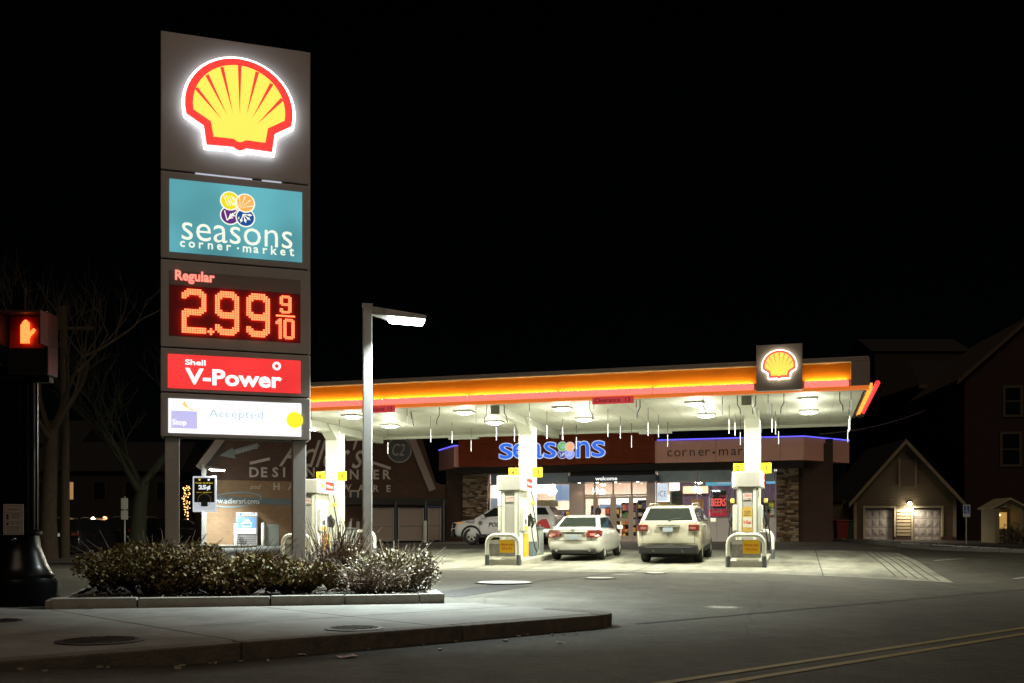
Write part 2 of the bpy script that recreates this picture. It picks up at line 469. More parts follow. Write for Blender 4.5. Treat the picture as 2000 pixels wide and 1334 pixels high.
# manhole and valve covers let into the pavement
iron = mat('cast_iron', (.045, .04, .035), .55, metal=.6, var=.3, vscale=40, bump=.6, bscale=120)
def cover(px, py, r, z, label, lift=.006):
    p = at_z(px, py, z); t = thing('manhole_cover', label, 'manhole cover', (p.x, p.y, z + .001))
    MB().lathe([(0, 0), (r, 0), (r, .008), (r - .04, .012), (0, .012)], n=28).build('lid', iron, t, smooth=30)
    m = MB()
    for k in range(-3, 4):
        w = math.sqrt(max(.01, (r * .8) ** 2 - (k * r * .23) ** 2)); m.box((0, k * r * .23, .014), (2 * w, .018, .006))
    m.build('rib', iron, t)
    return t
cover(197, 1252, .38, SW, 'round cast iron manhole cover in pavement near kerb, wider of two')
cover(692, 1228, .30, SW, 'round iron cover in brightly lit pavement below the lamp post')
cover(2, 1213, .22, SW, 'small iron cover beside the black signal pole base')
lid_white = mat('tank_lid_paint', (.55, .56, .55), .6, var=.15, vscale=8)
for (px, py, r, lab) in ((985, 1129.5, .55, 'large white painted tank lid on asphalt before the pump with banner'), (1172, 1124.5, .30, 'small white painted tank lid on asphalt behind the sedan'), (812, 1116, .5, 'white painted tank lid beside lamp post shrubs'), (1280, 1118.5, .22, 'small pale tank lid on pad edge behind the white SUV')):
    p = at_z(px, py, -.05); t = thing('tank_lid', lab, 'tank lid', (p.x, p.y, ground_z(p.x, p.y) + .012))
    MB().lathe([(0, 0), (r, 0), (r, .008), (r - .03, .014), (0, .014)], n=28).build('lid', lid_white, t, smooth=30)
    MB().lathe([(r + .06, 0), (r + .06, .004), (r + .005, .006), (r + .005, 0)], n=28).build('ring', iron, t)

# ================================================================ scallop emblem and leaf-circle emblem
def pecten_poly(k=1.0, grow=0.0):
    """outline (x,z) of the scallop, half width 1"""
    s = 1 / 440.0; P = []
    def add(x, y): P.append((x * s, (690 - y) * s))
    rx, ry = 443, 420
    for i in range(0, 25):
        t = R(193) - R(206) * i / 24
        add(rx * math.cos(t), 690 - ry * math.sin(t))
    for q in ((292, 868), (270, 1026), (55, 1020), (30, 1036), (0, 1046), (-30, 1036), (-55, 1020), (-270, 1026), (-292, 868)): add(*q)
    return P
def pecten_inner():
    s = 1 / 440.0; P = []
    for i in range(0, 25):
        t = R(189) - R(198) * i / 24
        P.append((378 * math.cos(t) * s, 362 * math.sin(t) * s))
    for x, y in ((234, 830), (212, 956), (50, 954), (25, 970), (0, 978), (-25, 970), (-50, 954), (-212, 956), (-234, 830)):
        P.append((x * s, (690 - y) * s))
    return P
def offset_poly(P, g):
    n = len(P); out = []
    for i in range(n):
        a = Vector(P[i - 1]); b = Vector(P[i]); c = Vector(P[(i + 1) % n])
        n1 = Vector(((b - a).y, -(b - a).x)).normalized(); n2 = Vector(((c - b).y, -(c - b).x)).normalized()
        m = (n1 + n2)
        if m.length < .2: m = n1
        m.normalize(); q = b - m * (-g) / max(.45, m.dot(n1))
        out.append((q.x, q.y))
    return out
# the outline above runs clockwise from lower left over the dome: outward is to the left of travel
def pecten(parent, half, loc, red, yel, halo=None, rz=0.0, depth=.1):
    e = parent
    P = [(x * half, z * half) for x, z in pecten_poly()]
    I = [(x * half, z * half) for x, z in pecten_inner()]
    d = depth
    def grow(Q, g):
        A = offset_poly(Q, g); B = offset_poly(Q, -g)
        ext = lambda S: max(x for x, z in S) - min(x for x, z in S)
        return A if (ext(A) > ext(B)) == (g > 0) else B
    def put(name, poly, y0, y1, m, par):
        return MB().plate([(x + loc[0], z + loc[2]) for x, z in poly], loc[1] + y0, loc[1] + y1).build(name, m, par)
    em = put('emblem', P, -d, -d * .75, red, e)
    put('emblem_field', I, -d - .010 * max(half, .15) , -d + .001, yel, em)
    tips = [(-145, 805), (-100, 768), (-52, 756), (0, 756), (52, 756), (100, 768), (145, 805)]
    tops = [(-352, 568), (-265, 447), (-145, 363), (0, 328), (145, 363), (265, 447), (352, 568)]
    for (tx, ty), (ux, uy) in zip(tips, tops):
        s = half / 440; a = Vector((tx, 690 - ty)) * s; b = Vector((ux, 690 - uy)) * s
        n = Vector((-(b - a).y, (b - a).x)).normalized() * 15 * s
        put('emblem_rib', [tuple(a), tuple(b - n), tuple(b + n)], -d - .016 * max(half, .15), -d - .0105 * max(half, .15), red, em)
    if halo is not None:
        put('halo_edge', grow(P, .055 * half), -d * .74, -d * .25, halo, e)
    return em
def disc(cx, cz, r, n=24, a0=0, a1=360):
    return [(cx + r * math.cos(R(a0 + (a1 - a0) * i / n)), cz + r * math.sin(R(a0 + (a1 - a0) * i / n))) for i in range(n)]
def flower(parent, r, loc, cols, whitem, y):
    """four overlapping discs: two above, two below, white edged"""
    x, z = loc
    spots = [(-.86, -.8, cols[2]), (.86, -.9, cols[3]), (-.86, .85, cols[0]), (.86, .75, cols[1])]
    for i, (a, b, c) in enumerate(spots):
        k = .002 * i
        ring = MB().plate(disc(x + a * r, z + b * r, r * 1.1), y - .004 - k * 2, y).build('emblem_ring', whitem, parent)
        MB().plate(disc(x + a * r, z + b * r, r * .97), y - .006 - k * 2, y - .0035 - k * 2).build('emblem_disc', c, ring)
        m = MB()
        if i == 2:
            for q in (-.5, -.2, .1, .4):
                m.plate([(x + a * r + (q - .25) * r, z + b * r + .6 * r), (x + a * r + (q - .17) * r, z + b * r + .6 * r), (x + a * r + (q + .33) * r, z + b * r - .6 * r), (x + a * r + (q + .25) * r, z + b * r - .6 * r)], y - .008 - k * 2, y - .0055 - k * 2)
        elif i == 3:
            for q in range(6):
                t = R(15 + 28 * q); cx, cz = x + a * r - .5 * r, z + b * r - .6 * r; L = 1.45 * r
                m.plate([(cx, cz), (cx + L * math.cos(t - .04), cz + L * math.sin(t - .04)), (cx + L * math.cos(t + .04), cz + L * math.sin(t + .04))], y - .008 - k * 2, y - .0055 - k * 2)
        elif i == 0:
            for (p0, p1) in (((-.6, .5), (-.3, -.6)), ((-.3, -.6), (.7, .5)), ((-.1, -.35), (.1, .2)), ((.1, -.1), (.35, .3)), ((-.1, -.35), (.35, -.25)), ((.15, -.05), (.6, .0))):
                v = Vector((p1[0] - p0[0], p1[1] - p0[1])).normalized() * .06
                m.plate([(x + (a + p0[0] - v.y) * r, z + (b + p0[1] + v.x) * r), (x + (a + p1[0] - v.y) * r, z + (b + p1[1] + v.x) * r), (x + (a + p1[0] + v.y) * r, z + (b + p1[1] - v.x) * r), (x + (a + p0[0] + v.y) * r, z + (b + p0[1] - v.x) * r)], y - .008 - k * 2, y - .0055 - k * 2)
        else:
            for q in range(5):
                t = R(70 + 35 * q); ox, oz = x + (a - .25) * r, z + (b + .35) * r
                for (l0, l1, da) in ((0, 1.0, 0), (.55, .85, .45), (.55, .85, -.45)):
                    bx, bz = ox + l0 * r * math.cos(-t + 1.2), oz + l0 * r * math.sin(-t + 1.2)
                    ex, ez = bx + (l1 - l0) * r * math.cos(-t + 1.2 + da), bz + (l1 - l0) * r * math.sin(-t + 1.2 + da)
                    if math.hypot(ex - x - a * r, ez - z - b * r) > .9 * r: continue
                    v = Vector((ex - bx, ez - bz)).normalized() * .05 * r
                    m.plate([(bx - v.y, bz + v.x), (ex - v.y, ez + v.x), (ex + v.y, ez - v.x), (bx + v.y, bz - v.x)], y - .008 - k * 2, y - .0055 - k * 2)
        if m.v: m.build('emblem_mark', whitem, ring)

# ================================================================ price pylon at the corner
SX0, SD0 = -5.35, 15.16
SIGN_ANG = math.atan2(.307, .952)
sx, sy = cam2w(SX0, SD0)
pyl = thing('price_sign', 'tall grey price pylon with lit panels on two posts among shrubs', 'price sign', (sx, sy, 0), SIGN_ANG + YAW)
def sgn(px, py):
    """pixel to (t, z) on the sign's face"""
    a = (px - 1000) / FPX; c, s_ = math.cos(SIGN_ANG), math.sin(SIGN_ANG)
    t = (a * SD0 - SX0) / (c - a * s_); d = SD0 + s_ * t
    return t, EYE + d * (HORIZON - py) / FPX
W_ = 2.25
levels = [8.53, 6.40, 5.05, 3.70, 3.015, 2.33]
names = ['emblem_cabinet', 'market_cabinet', 'price_cabinet', 'fuel_cabinet', 'card_cabinet']
cab = []
for i in range(5):
    z1, z0 = levels[i], levels[i + 1]
    cab.append(MB().b2(0, W_, 0, .38, z0 + .012, z1 - .012).build(names[i], sign_grey, pyl, bevel=.012))
MB().b2(.04, W_ - .04, .04, .34, 2.34, 8.5).build('core', joint_dark, pyl)
for x0, x1 in ((.06, .27), (1.98, 2.19)):
    MB().b2(x0, x1, .08, .30, -.15, 2.335).build('post', pole_grey, pyl, bevel=.01)
# scallop with halo
pec_red = glow('sign_red', (1.0, .055, .045), .95)
pec_yel = glow('sign_yellow', (1.0, .89, .12), .98)
halo_w = glow('halo_white', (.92, .95, 1.0), 3.0)
pecten(cab[0], .80, (1.155, 0, 7.42), pec_red, pec_yel, halo_w, depth=.15)
# thin light leaking at the seam under the top cabinet
for xa, xb in ((.5, 1.35), (1.5, 1.8)): MB().b2(xa, xb, .002, .03, 6.394, 6.406).build('seam_light', glow('seam_glow', (.8, .85, 1), .55), cab[0])
# market panel
def lit_panel(name, col, strength, edge=.72, scale=1.0):
    if name in MATS: return MATS[name]
    m = mat(name, tuple(c * .5 for c in col), .35, emit=col, strength=strength)
    nt = m.node_tree; b = nt.nodes['Principled BSDF']
    tc = nt.nodes.new('ShaderNodeTexCoord'); n = nt.nodes.new('ShaderNodeTexNoise')
    n.inputs['Scale'].default_value = scale; n.inputs['Detail'].default_value = 1
    nt.links.new(tc.outputs['Object'], n.inputs['Vector'])
    mr = nt.nodes.new('ShaderNodeMapRange'); mr.inputs['From Min'].default_value = .3; mr.inputs['From Max'].default_value = .7
    mr.inputs['To Min'].default_value = strength * edge; mr.inputs['To Max'].default_value = strength * 1.15
    nt.links.new(n.outputs['Fac'], mr.inputs['Value']); nt.links.new(mr.outputs[0], b.inputs['Emission Strength'])
    return m
def face(parent, name, px0, py0, px1, py1, m, y=-.012, inset=.0):
    t0, zt = sgn(px0, py0); t1, zb = sgn(px1, py1)
    o = MB().b2(t0, t1, y, .0, zb, zt).build(name, m, parent, bevel=.004, seg=1)
    return o, t0, t1, zb, zt
teal = lit_panel('teal_panel', (.115, .41, .47), 1.0, .6, .9)
sign_white = glow('sign_letter_white', (.90, .93, .78), 1.05)
pn, t0, t1, zb, zt = face(cab[1], 'lit_panel', 331, 349, 590, 513, teal)
zc = (zb + zt) / 2
flower(pn, .135, (1.13, zt - .37), [glow('e_yellow', (.85, .72, .02), 1), glow('e_orange', (.95, .45, .10), 1), glow('e_purple', (.12, .025, .20), 1), glow('e_blue', (.01, .07, .30), 1)], sign_white, -.013)
text('lettering', 'seasons', sign_white, pn, (1.135, -.0125, zb + .20), width=1.66, height=.265, bold=-.006, depth=.008)
for i_, ch in enumerate('corner·market'):
    text('letter', ch, sign_white, pn, (.315 + 1.64 * i_ / 12, -.0125, zb + (.12 if ch == '·' else .085)), height={'k': .135, 't': .125, '·': .03}.get(ch, .09), bold=.012, depth=.008)
# price panel: board, "Regular", dot-matrix digits
board = mat('led_board', (.34, .008, .01), .5)
led = glow('led_dot', (1.0, .16, .055), 3.3)
t0, zt = sgn(330, 552); t1, _ = sgn(587, 576); _, zb = sgn(330, 655)
bd = MB().b2(t0, t1, -.006, .0, zb, zt - .035).build('led_board', board, cab[2])
MB().b2(t0, t1, -.008, 0, zt - .03, zt + .19).build('name_strip', mat('name_strip', (.27, .22, .21), .5), cab[2], bevel=.003, seg=1)
text('lettering', 'Regular', glow('regular_red', (1.0, .24, .18), 1.5), cab[2], (t0 + .09, -.009, zt + .0), width=.58, height=.20, bold=.028, depth=.012, align='LEFT')
GLY = {
 '2': ["..######..", ".########.", "##########", "###....###", "##......##", "........##", "........##", "........##", "........##", ".......###", ".#########", "#########.", "########..", "###.......", "##........", "##........", "##........", "##........", "##........", "##########", "##########", "##########"],
 '9': ["..######..", ".########.", "##########", "###....###", "##......##", "##......##", "##......##", "##......##", "##......##", "###....###", "##########", ".#########", "..########", "........##", "........##", "........##", "##......##", "###....###", "##########", ".########.", "..######.."],
 '1': ["..##", ".###", "####", "####", "..##", "..##", "..##", "..##", "..##", "..##", "..##", "..##", "..##", "..##"],
 '0': [".#####.", "#######", "##...##", "##...##", "##...##", "##...##", "##...##", "##...##", "##...##", "##...##", "##...##", "##...##", "#######", ".#####."],
 's9': [".#####.", "#######", "##...##", "##...##", "##...##", "##...##", "#######", ".######", ".....##", ".....##", "##...##", "##...##", "#######", ".#####."],
}
def digit(g, x0, x1, z0, z1, parent):
    rows = GLY[g]; m = MB(); nr = len(rows); nc = max(len(r) for r in rows)
    dx = (x1 - x0) / nc; dz = (z1 - z0) / nr
    for j, r in enumerate(rows):
        for i, ch in enumerate(r):
            if ch == '#':
                cx = x0 + dx * (i + .5); cz = z1 - dz * (j + .5); hx, hz = dx * .42, dz * .42
                m.add([(cx - hx, -.045, cz - hz), (cx + hx, -.045, cz - hz), (cx + hx, -.045, cz + hz), (cx - hx, -.045, cz + hz)], [[0, 1, 2, 3]])
    o = m.build('led_digit', led, parent, fix=False)
    return o
H = zt - .035 - zb
u = lambda px, py: sgn(px, py)
for g, xa, xb in (('2', 355, 403), ('9', 420, 467), ('9', 481, 527)):
    ta, _ = u(xa, 600); tb, _ = u(xb, 600); digit(g, ta, tb, zb + .045, zb + H - .045, bd)
ta, _ = u(405, 650); m = MB(); zz = zb + .055
for (i, j) in ((1, 0), (0, 1), (1, 1), (2, 1), (1, 2)):
    m.box((ta + .018 + i * .036, -.02, zz + j * .036), (.03, .004, .03))
m.build('led_digit', led, bd)
ta, _ = u(546, 600); tb, _ = u(569, 600); digit('s9', ta, tb, zb + H * .575, zb + H - .045, bd)
ta, _ = u(539, 600); tb, _ = u(576, 600); MB().b2(ta, tb, -.022, -.018, zb + H * .515, zb + H * .545).build('led_bar', led, bd)
ta, _ = u(538, 600); tb, _ = u(550, 600); digit('1', ta, tb, zb + .04, zb + H * .47, bd)
ta, _ = u(553, 600); tb, _ = u(575, 600); digit('0', ta, tb, zb + .04, zb + H * .47, bd)
# red fuel panel
pn, t0, t1, zb, zt = face(cab[3], 'lit_panel', 328, 691, 587, 769, lit_panel('fuel_red', (.95, .045, .045), 1.0, .85))
wl = glow('letter_white', (1, 1, .98), 1.3); h = zt - zb
text('lettering', 'Shell', wl, pn, (t0 + .25, -.0125, zb + h * .70), width=.30, height=.085, bold=.02, depth=.008, align='LEFT')
text('lettering', 'V-Power', wl, pn, (t0 + .25, -.0125, zb + h * .13), width=1.45, height=.25, bold=.028, depth=.008, align='LEFT')
m = MB().lathe([(.065, -.02), (.065, -.0125), (.032, -.0125), (.032, -.02), (.065, -.02)], 'y', (t1 - .37, 0, zb + h * .80), 24); m.build('ring_mark', wl, pn)
# white card panel
pn, t0, t1, zb, zt = face(cab[4], 'lit_panel', 329, 778, 588, 853, lit_panel('card_white', (.95, .97, 1.0), 1.12, .92))
text('lettering', 'Accepted', glow('faint_blue', (.58, .70, .84), .95), pn, ((t0 + t1) / 2, -.018, zb + .22), width=.82, height=.16, bold=.014, depth=.006)
lv = MB().b2(t0 + .04, t0 + .42, -.016, -.012, zb + .07, zb + .34).build('card_mark', glow('faint_violet', (.50, .48, .78), 1.1), pn)
text('lettering', 'Stop', wl, lv, (t0 + .16, -.0165, zb + .10), width=.2, bold=.0, depth=.004)
MB().plate([(t0 + .20, zb + .43), (t0 + .34, zb + .35), (t0 + .42, zb + .35), (t0 + .30, zb + .39), (t0 + .23, zb + .50)], -.016, -.012).build('leaf_mark', glow('faint_orange', (1, .55, .2), 1.2), pn)
MB().plate(disc(t1 - .10, zb + .26, .13, 20), -.016, -.012).build('card_mark', glow('card_yellow', (1, .80, .03), 1.05), pn)

# ================================================================ canopy over the pumps
CV0, CV1, CZ = 26.0, 33.5, 4.45
CX0 = at_v(450, 800, CV0).x
CX1 = at_v(1697, 764, CV0).x
soffit_m = mat('soffit_white', (.50, .51, .44), .5, var=.04, vscale=1.5)
coping_m = mat('coping_grey', (.30, .25, .23), .5, var=.05)
band_m = mat('fascia_yellow', (.85, .27, .018), .45)
lip_m = mat('fascia_lip', (.8, .25, .04), .45, emit=(.95, .20, .035), strength=.62)
bar_m = glow('bar_pink', (1.0, .27, .22), .95)
strip_m = glow('bar_strip', (1.0, .72, .22), 26.0)
canopy = thing('fuel_canopy', 'long flat fuel canopy with glowing orange and pink edge', 'canopy', (0, 0, 0))
MB().b2(CX0 + .2, CX1 - .2, CV0 + .25, CV1 - .2, CZ + .02, CZ + .75).build('roof', coping_m, canopy)
sof = MB().b2(CX0 + .15, CX1 - .12, CV0 + .02, CV1, CZ - .02, CZ + .015).build('soffit', soffit_m, canopy)
seam_m = mat('soffit_seam', (.33, .33, .29), .6)
k = CX0 + .6
while k < CX1 - .3:                                     # soffit boards
    MB().b2(k, k + .010, CV0 + .1, CV1 - .85, CZ - .0235, CZ - .0195).build('seam', seam_m, sof); k += .61
MB().b2(CX0 + .2, CX1 - .2, CV1 - .80, CV1 - .77, CZ - .025, CZ - .0195).build('seam', seam_m, sof)
MB().b2(CX0 + .15, CX1 - .1, CV1, CV1 + .10, CZ - .10, CZ + .8).build('back_fascia', soffit_m, canopy)
for px in (905, 1280):
    A = at_v(px, 840, CV1); MB().b2(A.x - .55, A.x + .55, CV1 - .05, CV1 + .13, CZ - .17, CZ - .102).build('gutter_box', soffit_m, canopy)
# front edge: coping, yellow band, pink light bars, lip
fx0, fx1 = CX0, CX1
MB().b2(fx0, fx1, CV0 - .06, CV0 + .26, 5.13, 5.26).build('coping', coping_m, canopy, bevel=.02)
MB().b2(fx0, fx1 - .35, CV0 + .10, CV0 + .24, 4.72, 5.129).build('fascia_band', band_m, canopy)
MB().b2(fx0, fx1, CV0 - .05, CV0 + .10, CZ - .015, 4.535).build('fascia_lip', lip_m, canopy, bevel=.012)
MB().b2(fx1 - .42, fx1, CV0 - .058, CV0 + .24, 4.54, 5.128).build('end_panel', coping_m, canopy, bevel=.01)
edges = [CX0] + [at_v(px, 780, CV0).x for px in (748, 914, 1088, 1274, 1473)]
edges2 = [at_v(1570, 745, CV0).x, fx1 - .46]
def light_bar(a, b):
    o = MB().b2(a + .012, b - .012, CV0 - .03, CV0 + .075, 4.55, 4.70).build('light_bar', bar_m, canopy, bevel=.012)
    MB().b2(a + .03, b - .03, CV0 + .02, CV0 + .07, 4.7005, 4.706).build('light_strip', strip_m, o)
for a, b in zip(edges[:-1], edges[1:]): light_bar(a, b)
light_bar(edges2[0], edges2[1])
# right end: coping, band and a red bar that stands off the edge
MB().b2(fx1 - .02, fx1 + .04, CV0 + .24, CV1, 4.60, 5.26).build('end_fascia', coping_m, canopy)
sb = MB().tube([(fx1 + .22, CV0 + .25, 4.63), (fx1 + .22, CV1 - .3, 4.63)], .06, 12).build('end_bar', glow('end_bar_red', (1.0, .05, .05), 1.1), canopy, smooth=40)
yb = MB()
for i in range(9):
    y0 = CV0 + .7 + i * .68; MB().b2(fx1 + .045, fx1 + .13, y0, y0 + .5, 4.55, 4.70).build('end_bar_segment', glow('end_bar_yellow', (1.0, .42, .06), 1.3), sb)
MB().b2(fx1 + .05, fx1 + .24, CV1 - 1.3, CV1 - .9, 4.50, 4.70).build('end_bracket', dark_metal, sb)
# emblem box on the front edge
E0 = at_v(1477, 720, CV0 - .25); E1 = at_v(1567, 720, CV0 - .25)
ebz0, ebz1 = 4.47, 5.62
box_m = mat('emblem_box_grey', (.35, .33, .30), .45, var=.05)
eb = MB().b2(E0.x, E1.x, CV0 - .25, CV0 + .09, ebz0, ebz1).build('emblem_box', box_m, canopy, bevel=.012)
pecten(eb, .40, ((E0.x + E1.x) / 2, CV0 - .25, 5.07), glow('emblem_red', (1.0, .16, .10), .9), pec_yel, glow('halo_warm', (1.0, .82, .60), 5.0), depth=.09)
# red clearance plates
plate_m = mat('clearance_red', (.45, .04, .05), .5, emit=(.8, .07, .08), strength=.55)
for px0, px1 in ((708, 772), (1157, 1238)):
    A = at_v(px0, 790, CV0 - .08); B = at_v(px1, 790, CV0 - .08); z1 = A.z + .03
    z1 = 4.50
    p_ = MB().b2(A.x, B.x, CV0 - .10, CV0 - .075, z1 - .19, z1).build('clearance_plate', plate_m, canopy, bevel=.004, seg=1)
    text('lettering', 'Clearance  13', mat('dark_red_ink', (.10, .005, .01), .6), p_, ((A.x + B.x) / 2 - .02, CV0 - .1005, z1 - .145), width=(B.x - A.x) * .86, height=.11, depth=.004)
# columns
col_m = mat('column_cream', (.74, .74, .64), .45, var=.04)
CY = 29.75
COLS = []
for px in (655, 1031, 1470):
    A = at_v(px, 900, CY); COLS.append(A.x)
for i, cx in enumerate(COLS):
    gz = ground_z(cx, CY)
    c = MB().b2(cx - .22, cx + .22, CY - .26, CY + .26, gz + .6, CZ - .26).build('column', col_m, canopy, bevel=.012)
    MB().b2(cx - .226, cx + .226, CY - .266, CY + .266, gz, gz + .6).build('column_base', blue_grey, c, bevel=.01)
    b = MB().b2(cx - .13, cx + .13, CV0 + .3, CV1 - .15, CZ - .25, CZ - .021).build('beam', soffit_m, canopy)
    MB().add([(cx - .2, CY - .9, CZ - .03), (cx + .2, CY - .9, CZ - .03), (cx + .2, CY - .26, CZ - .5), (cx - .2, CY - .26, CZ - .5), (cx - .2, CY - .2, CZ - .03), (cx + .2, CY - .2, CZ - .03)], [[0, 1, 2, 3], [3, 2, 5, 4], [0, 3, 4], [1, 5, 2], [0, 4, 5, 1]]).build('haunch', soffit_m, c)
    for side, num in ((-1, '642'[i]), (1, '531'[i])):
        p_ = MB().box((cx + side * .38, CY - .28, 2.78), (.31, .03, .30)).build('number_flag', mat('flag_yellow', (.88, .66, .02), .4), c, bevel=.004, seg=1)
        text('lettering', num, mat('flag_ink', (.10, .04, .01), .5), p_, (cx + side * .40, CY - .296, 2.71), height=.15, bold=.02, depth=.004)
# ceiling fixtures
def bay(x):
    if x < COLS[0]: return 'beyond the column with flag 5'
    if x < COLS[1]: return 'between the columns with flags 5 and 4'
    if x < COLS[2]: return 'between the columns with flags 3 and 2'
    return 'beyond the column with flag 1'
fix_lens = glow('fixture_lens', (.99, 1.0, .86), 95)
fix_body = mat('fixture_body', (.6, .6, .56), .4)
spots = [(px, 27.1) for px in (480, 688, 907, 1098, 1357, 1577)] + [(px, 29.75) for px in (610, 762, 966, 1142, 1380, 1579)]
fx_me = MB().box((0, 0, -.03), (.52, .52, .06)).mesh('housing', fix_body, bevel=.02)
ln_me = MB().lathe([(0, -.10), (.16, -.092), (.235, -.061)], n=20).mesh('lens', fix_lens, smooth=60)
for i, (px, v) in enumerate(spots):
    A = at_v(px, 800, v)
    row = 'street side row' if v < 28 else 'column row'
    t = thing('canopy_light', 'square canopy light, ' + row + ', ' + bay(A.x), 'ceiling light', (A.x, v, CZ - .022), group='canopy lights, ' + row)
    link('housing', fx_me, t); link('lens', ln_me, t)
    lamp('light', 'AREA', (0, 0, -.13), 190, (1.0, .995, .78), t, size=.4)
    lamp('light', 'POINT', (0, 0, -.62), 58, (1.0, .995, .79), t, size=.2)  # added point below the fixture, fills in light on soffit and shop front
# a round dark mirror hung from the soffit
A = at_v(805, 818, CV0 + .9)
t = thing('canopy_mirror', 'dark round disc hanging tilted below the canopy edge', 'mirror', (A.x, A.y, A.z))
m = MB().lathe([(0, -.02), (.20, -.02), (.22, 0), (.20, .02), (0, .02)], 'y', n=24); o = m.build('disc', mat('mirror_back', (.06, .055, .04), .5), t, smooth=30)
o.rotation_euler = (R(12), R(30), R(-62))
MB().tube([(0, 0, 0), (-.03, 0, .2), (0, 0, CZ - A.z)], .012, 6).build('hanger', dark_metal, t)
# hanging drip lights: a wire and a slim tube each, in rows running back from the front edge
wire_m = mat('drip_wire', (.05, .05, .04), .6)
tube_m = mat('drip_tube', (.7, .72, .72), .3, emit=(.85, .95, 1.0), strength=.3)
row_px = [(608, 0), (716, 1), (795, 0), (858, 1), (930, 0), (951, 1), (985, 1), (1034, 0), (1152, 1), (1160, 0), (1243, 0), (1250, 1), (1373, 1), (1411, 0), (1440, 1), (1476, 1), (1500, 0), (1531, 1), (1640, 1), (1662, 0)]
straight = MB().tube([(0, 0, 0), (0, 0, -.34)], .009, 5).mesh('wire', wire_m)
hooked = MB().tube([(0, 0, 0), (0, 0, -.22), (.07, 0, -.34), (.08, 0, -.48)], .012, 5).mesh('wire', wire_m)
tb_me = MB().tube([(0, 0, -.28), (0, 0, -.66)], .011, 6).mesh('tube', tube_m)
for i, (px, hook) in enumerate(row_px):
    A = at_v(px, 790, CV0 + .2)
    nrow = 4 if hook == 0 else 1
    for k in range(nrow):
        v = CV0 + .2 + k * 1.75
        t = thing('drip_light', ('slim drip light tube, ' + ['first', 'second', 'third', 'last'][k] + ' from street edge, ' + bay(A.x)) if hook == 0 else 'bent dark wire hanger under canopy edge ' + bay(A.x), 'drip light', (A.x + .05 * k, v, CZ - .022), group='drip light tubes' if hook == 0 else 'bent wire hangers')
        link('wire', hooked if hook else straight, t)
        if not hook:
            tt = link('tube', tb_me, t); tt.location.z = -.12 * (k % 2)
            if k == 0: tt.scale.z = .72
        elif i % 2: t.scale = (-1, 1, 1)

# ================================================================ pumps, islands, hoops
isl_m = mat('island_concrete', (.36, .35, .28), .8, col2=(.44, .43, .36), vscale=4, bump=.2)
pump_white = mat('pump_white', (.74, .75, .66), .35, var=.03)
PUMP_Y = 28.45
def hoop_mesh():
    pts = [(-.47, 0, .0)]
    for a in range(0, 91, 15): pts.append((-.47 + .25 - .25 * math.cos(R(a)), 0, .62 + .25 * math.sin(R(a))))
    pts += [(-p[0], 0, p[2]) for p in reversed(pts)]
    return pts
hoop_me = MB().tube(hoop_mesh(), .058, 14).mesh('hoop', pump_white, smooth=50)
sleeve_me = MB().cyl((0, 0, 0), (0, 0, .30), .066, 14).mesh('foot_sleeve', mat('sleeve_grey', (.10, .11, .12), .6), smooth=50)
def hoop(x, y, label, banner, grp=None):
    z = ground_z(x, y)
    t = thing('guard_hoop', label, 'bollard', (x, y, z), group=grp)
    link('hoop', hoop_me, t)
    for s_ in (-1, 1): link('foot_sleeve', sleeve_me, t, (s_ * .47, 0, 0))
    if banner:
        b = MB().b2(-.38, .38, -.035, -.015, .26, .74).build('banner', mat('banner_photo', (.5, .49, .46), .5, col2=(.2, .2, .2), vscale=5), t, bevel=.01, seg=1)
        MB().b2(-.38, .38, -.042, -.036, .62, .735).build('banner_field', mat('banner_white', (.7, .7, .68), .5), b)
        y_ = MB().b2(-.08, .36, -.048, -.043, .37, .735).build('banner_field', mat('banner_yellow', (.9, .56, .02), .45), b)
        text('lettering', 'Never pay', red_ink, y_, (.14, -.0485, .555), width=.36, height=.085, bold=.01, depth=.003)
        text('lettering', 'full price', red_ink, y_, (.14, -.0485, .44), width=.30, height=.085, bold=.01, depth=.003)
    return t
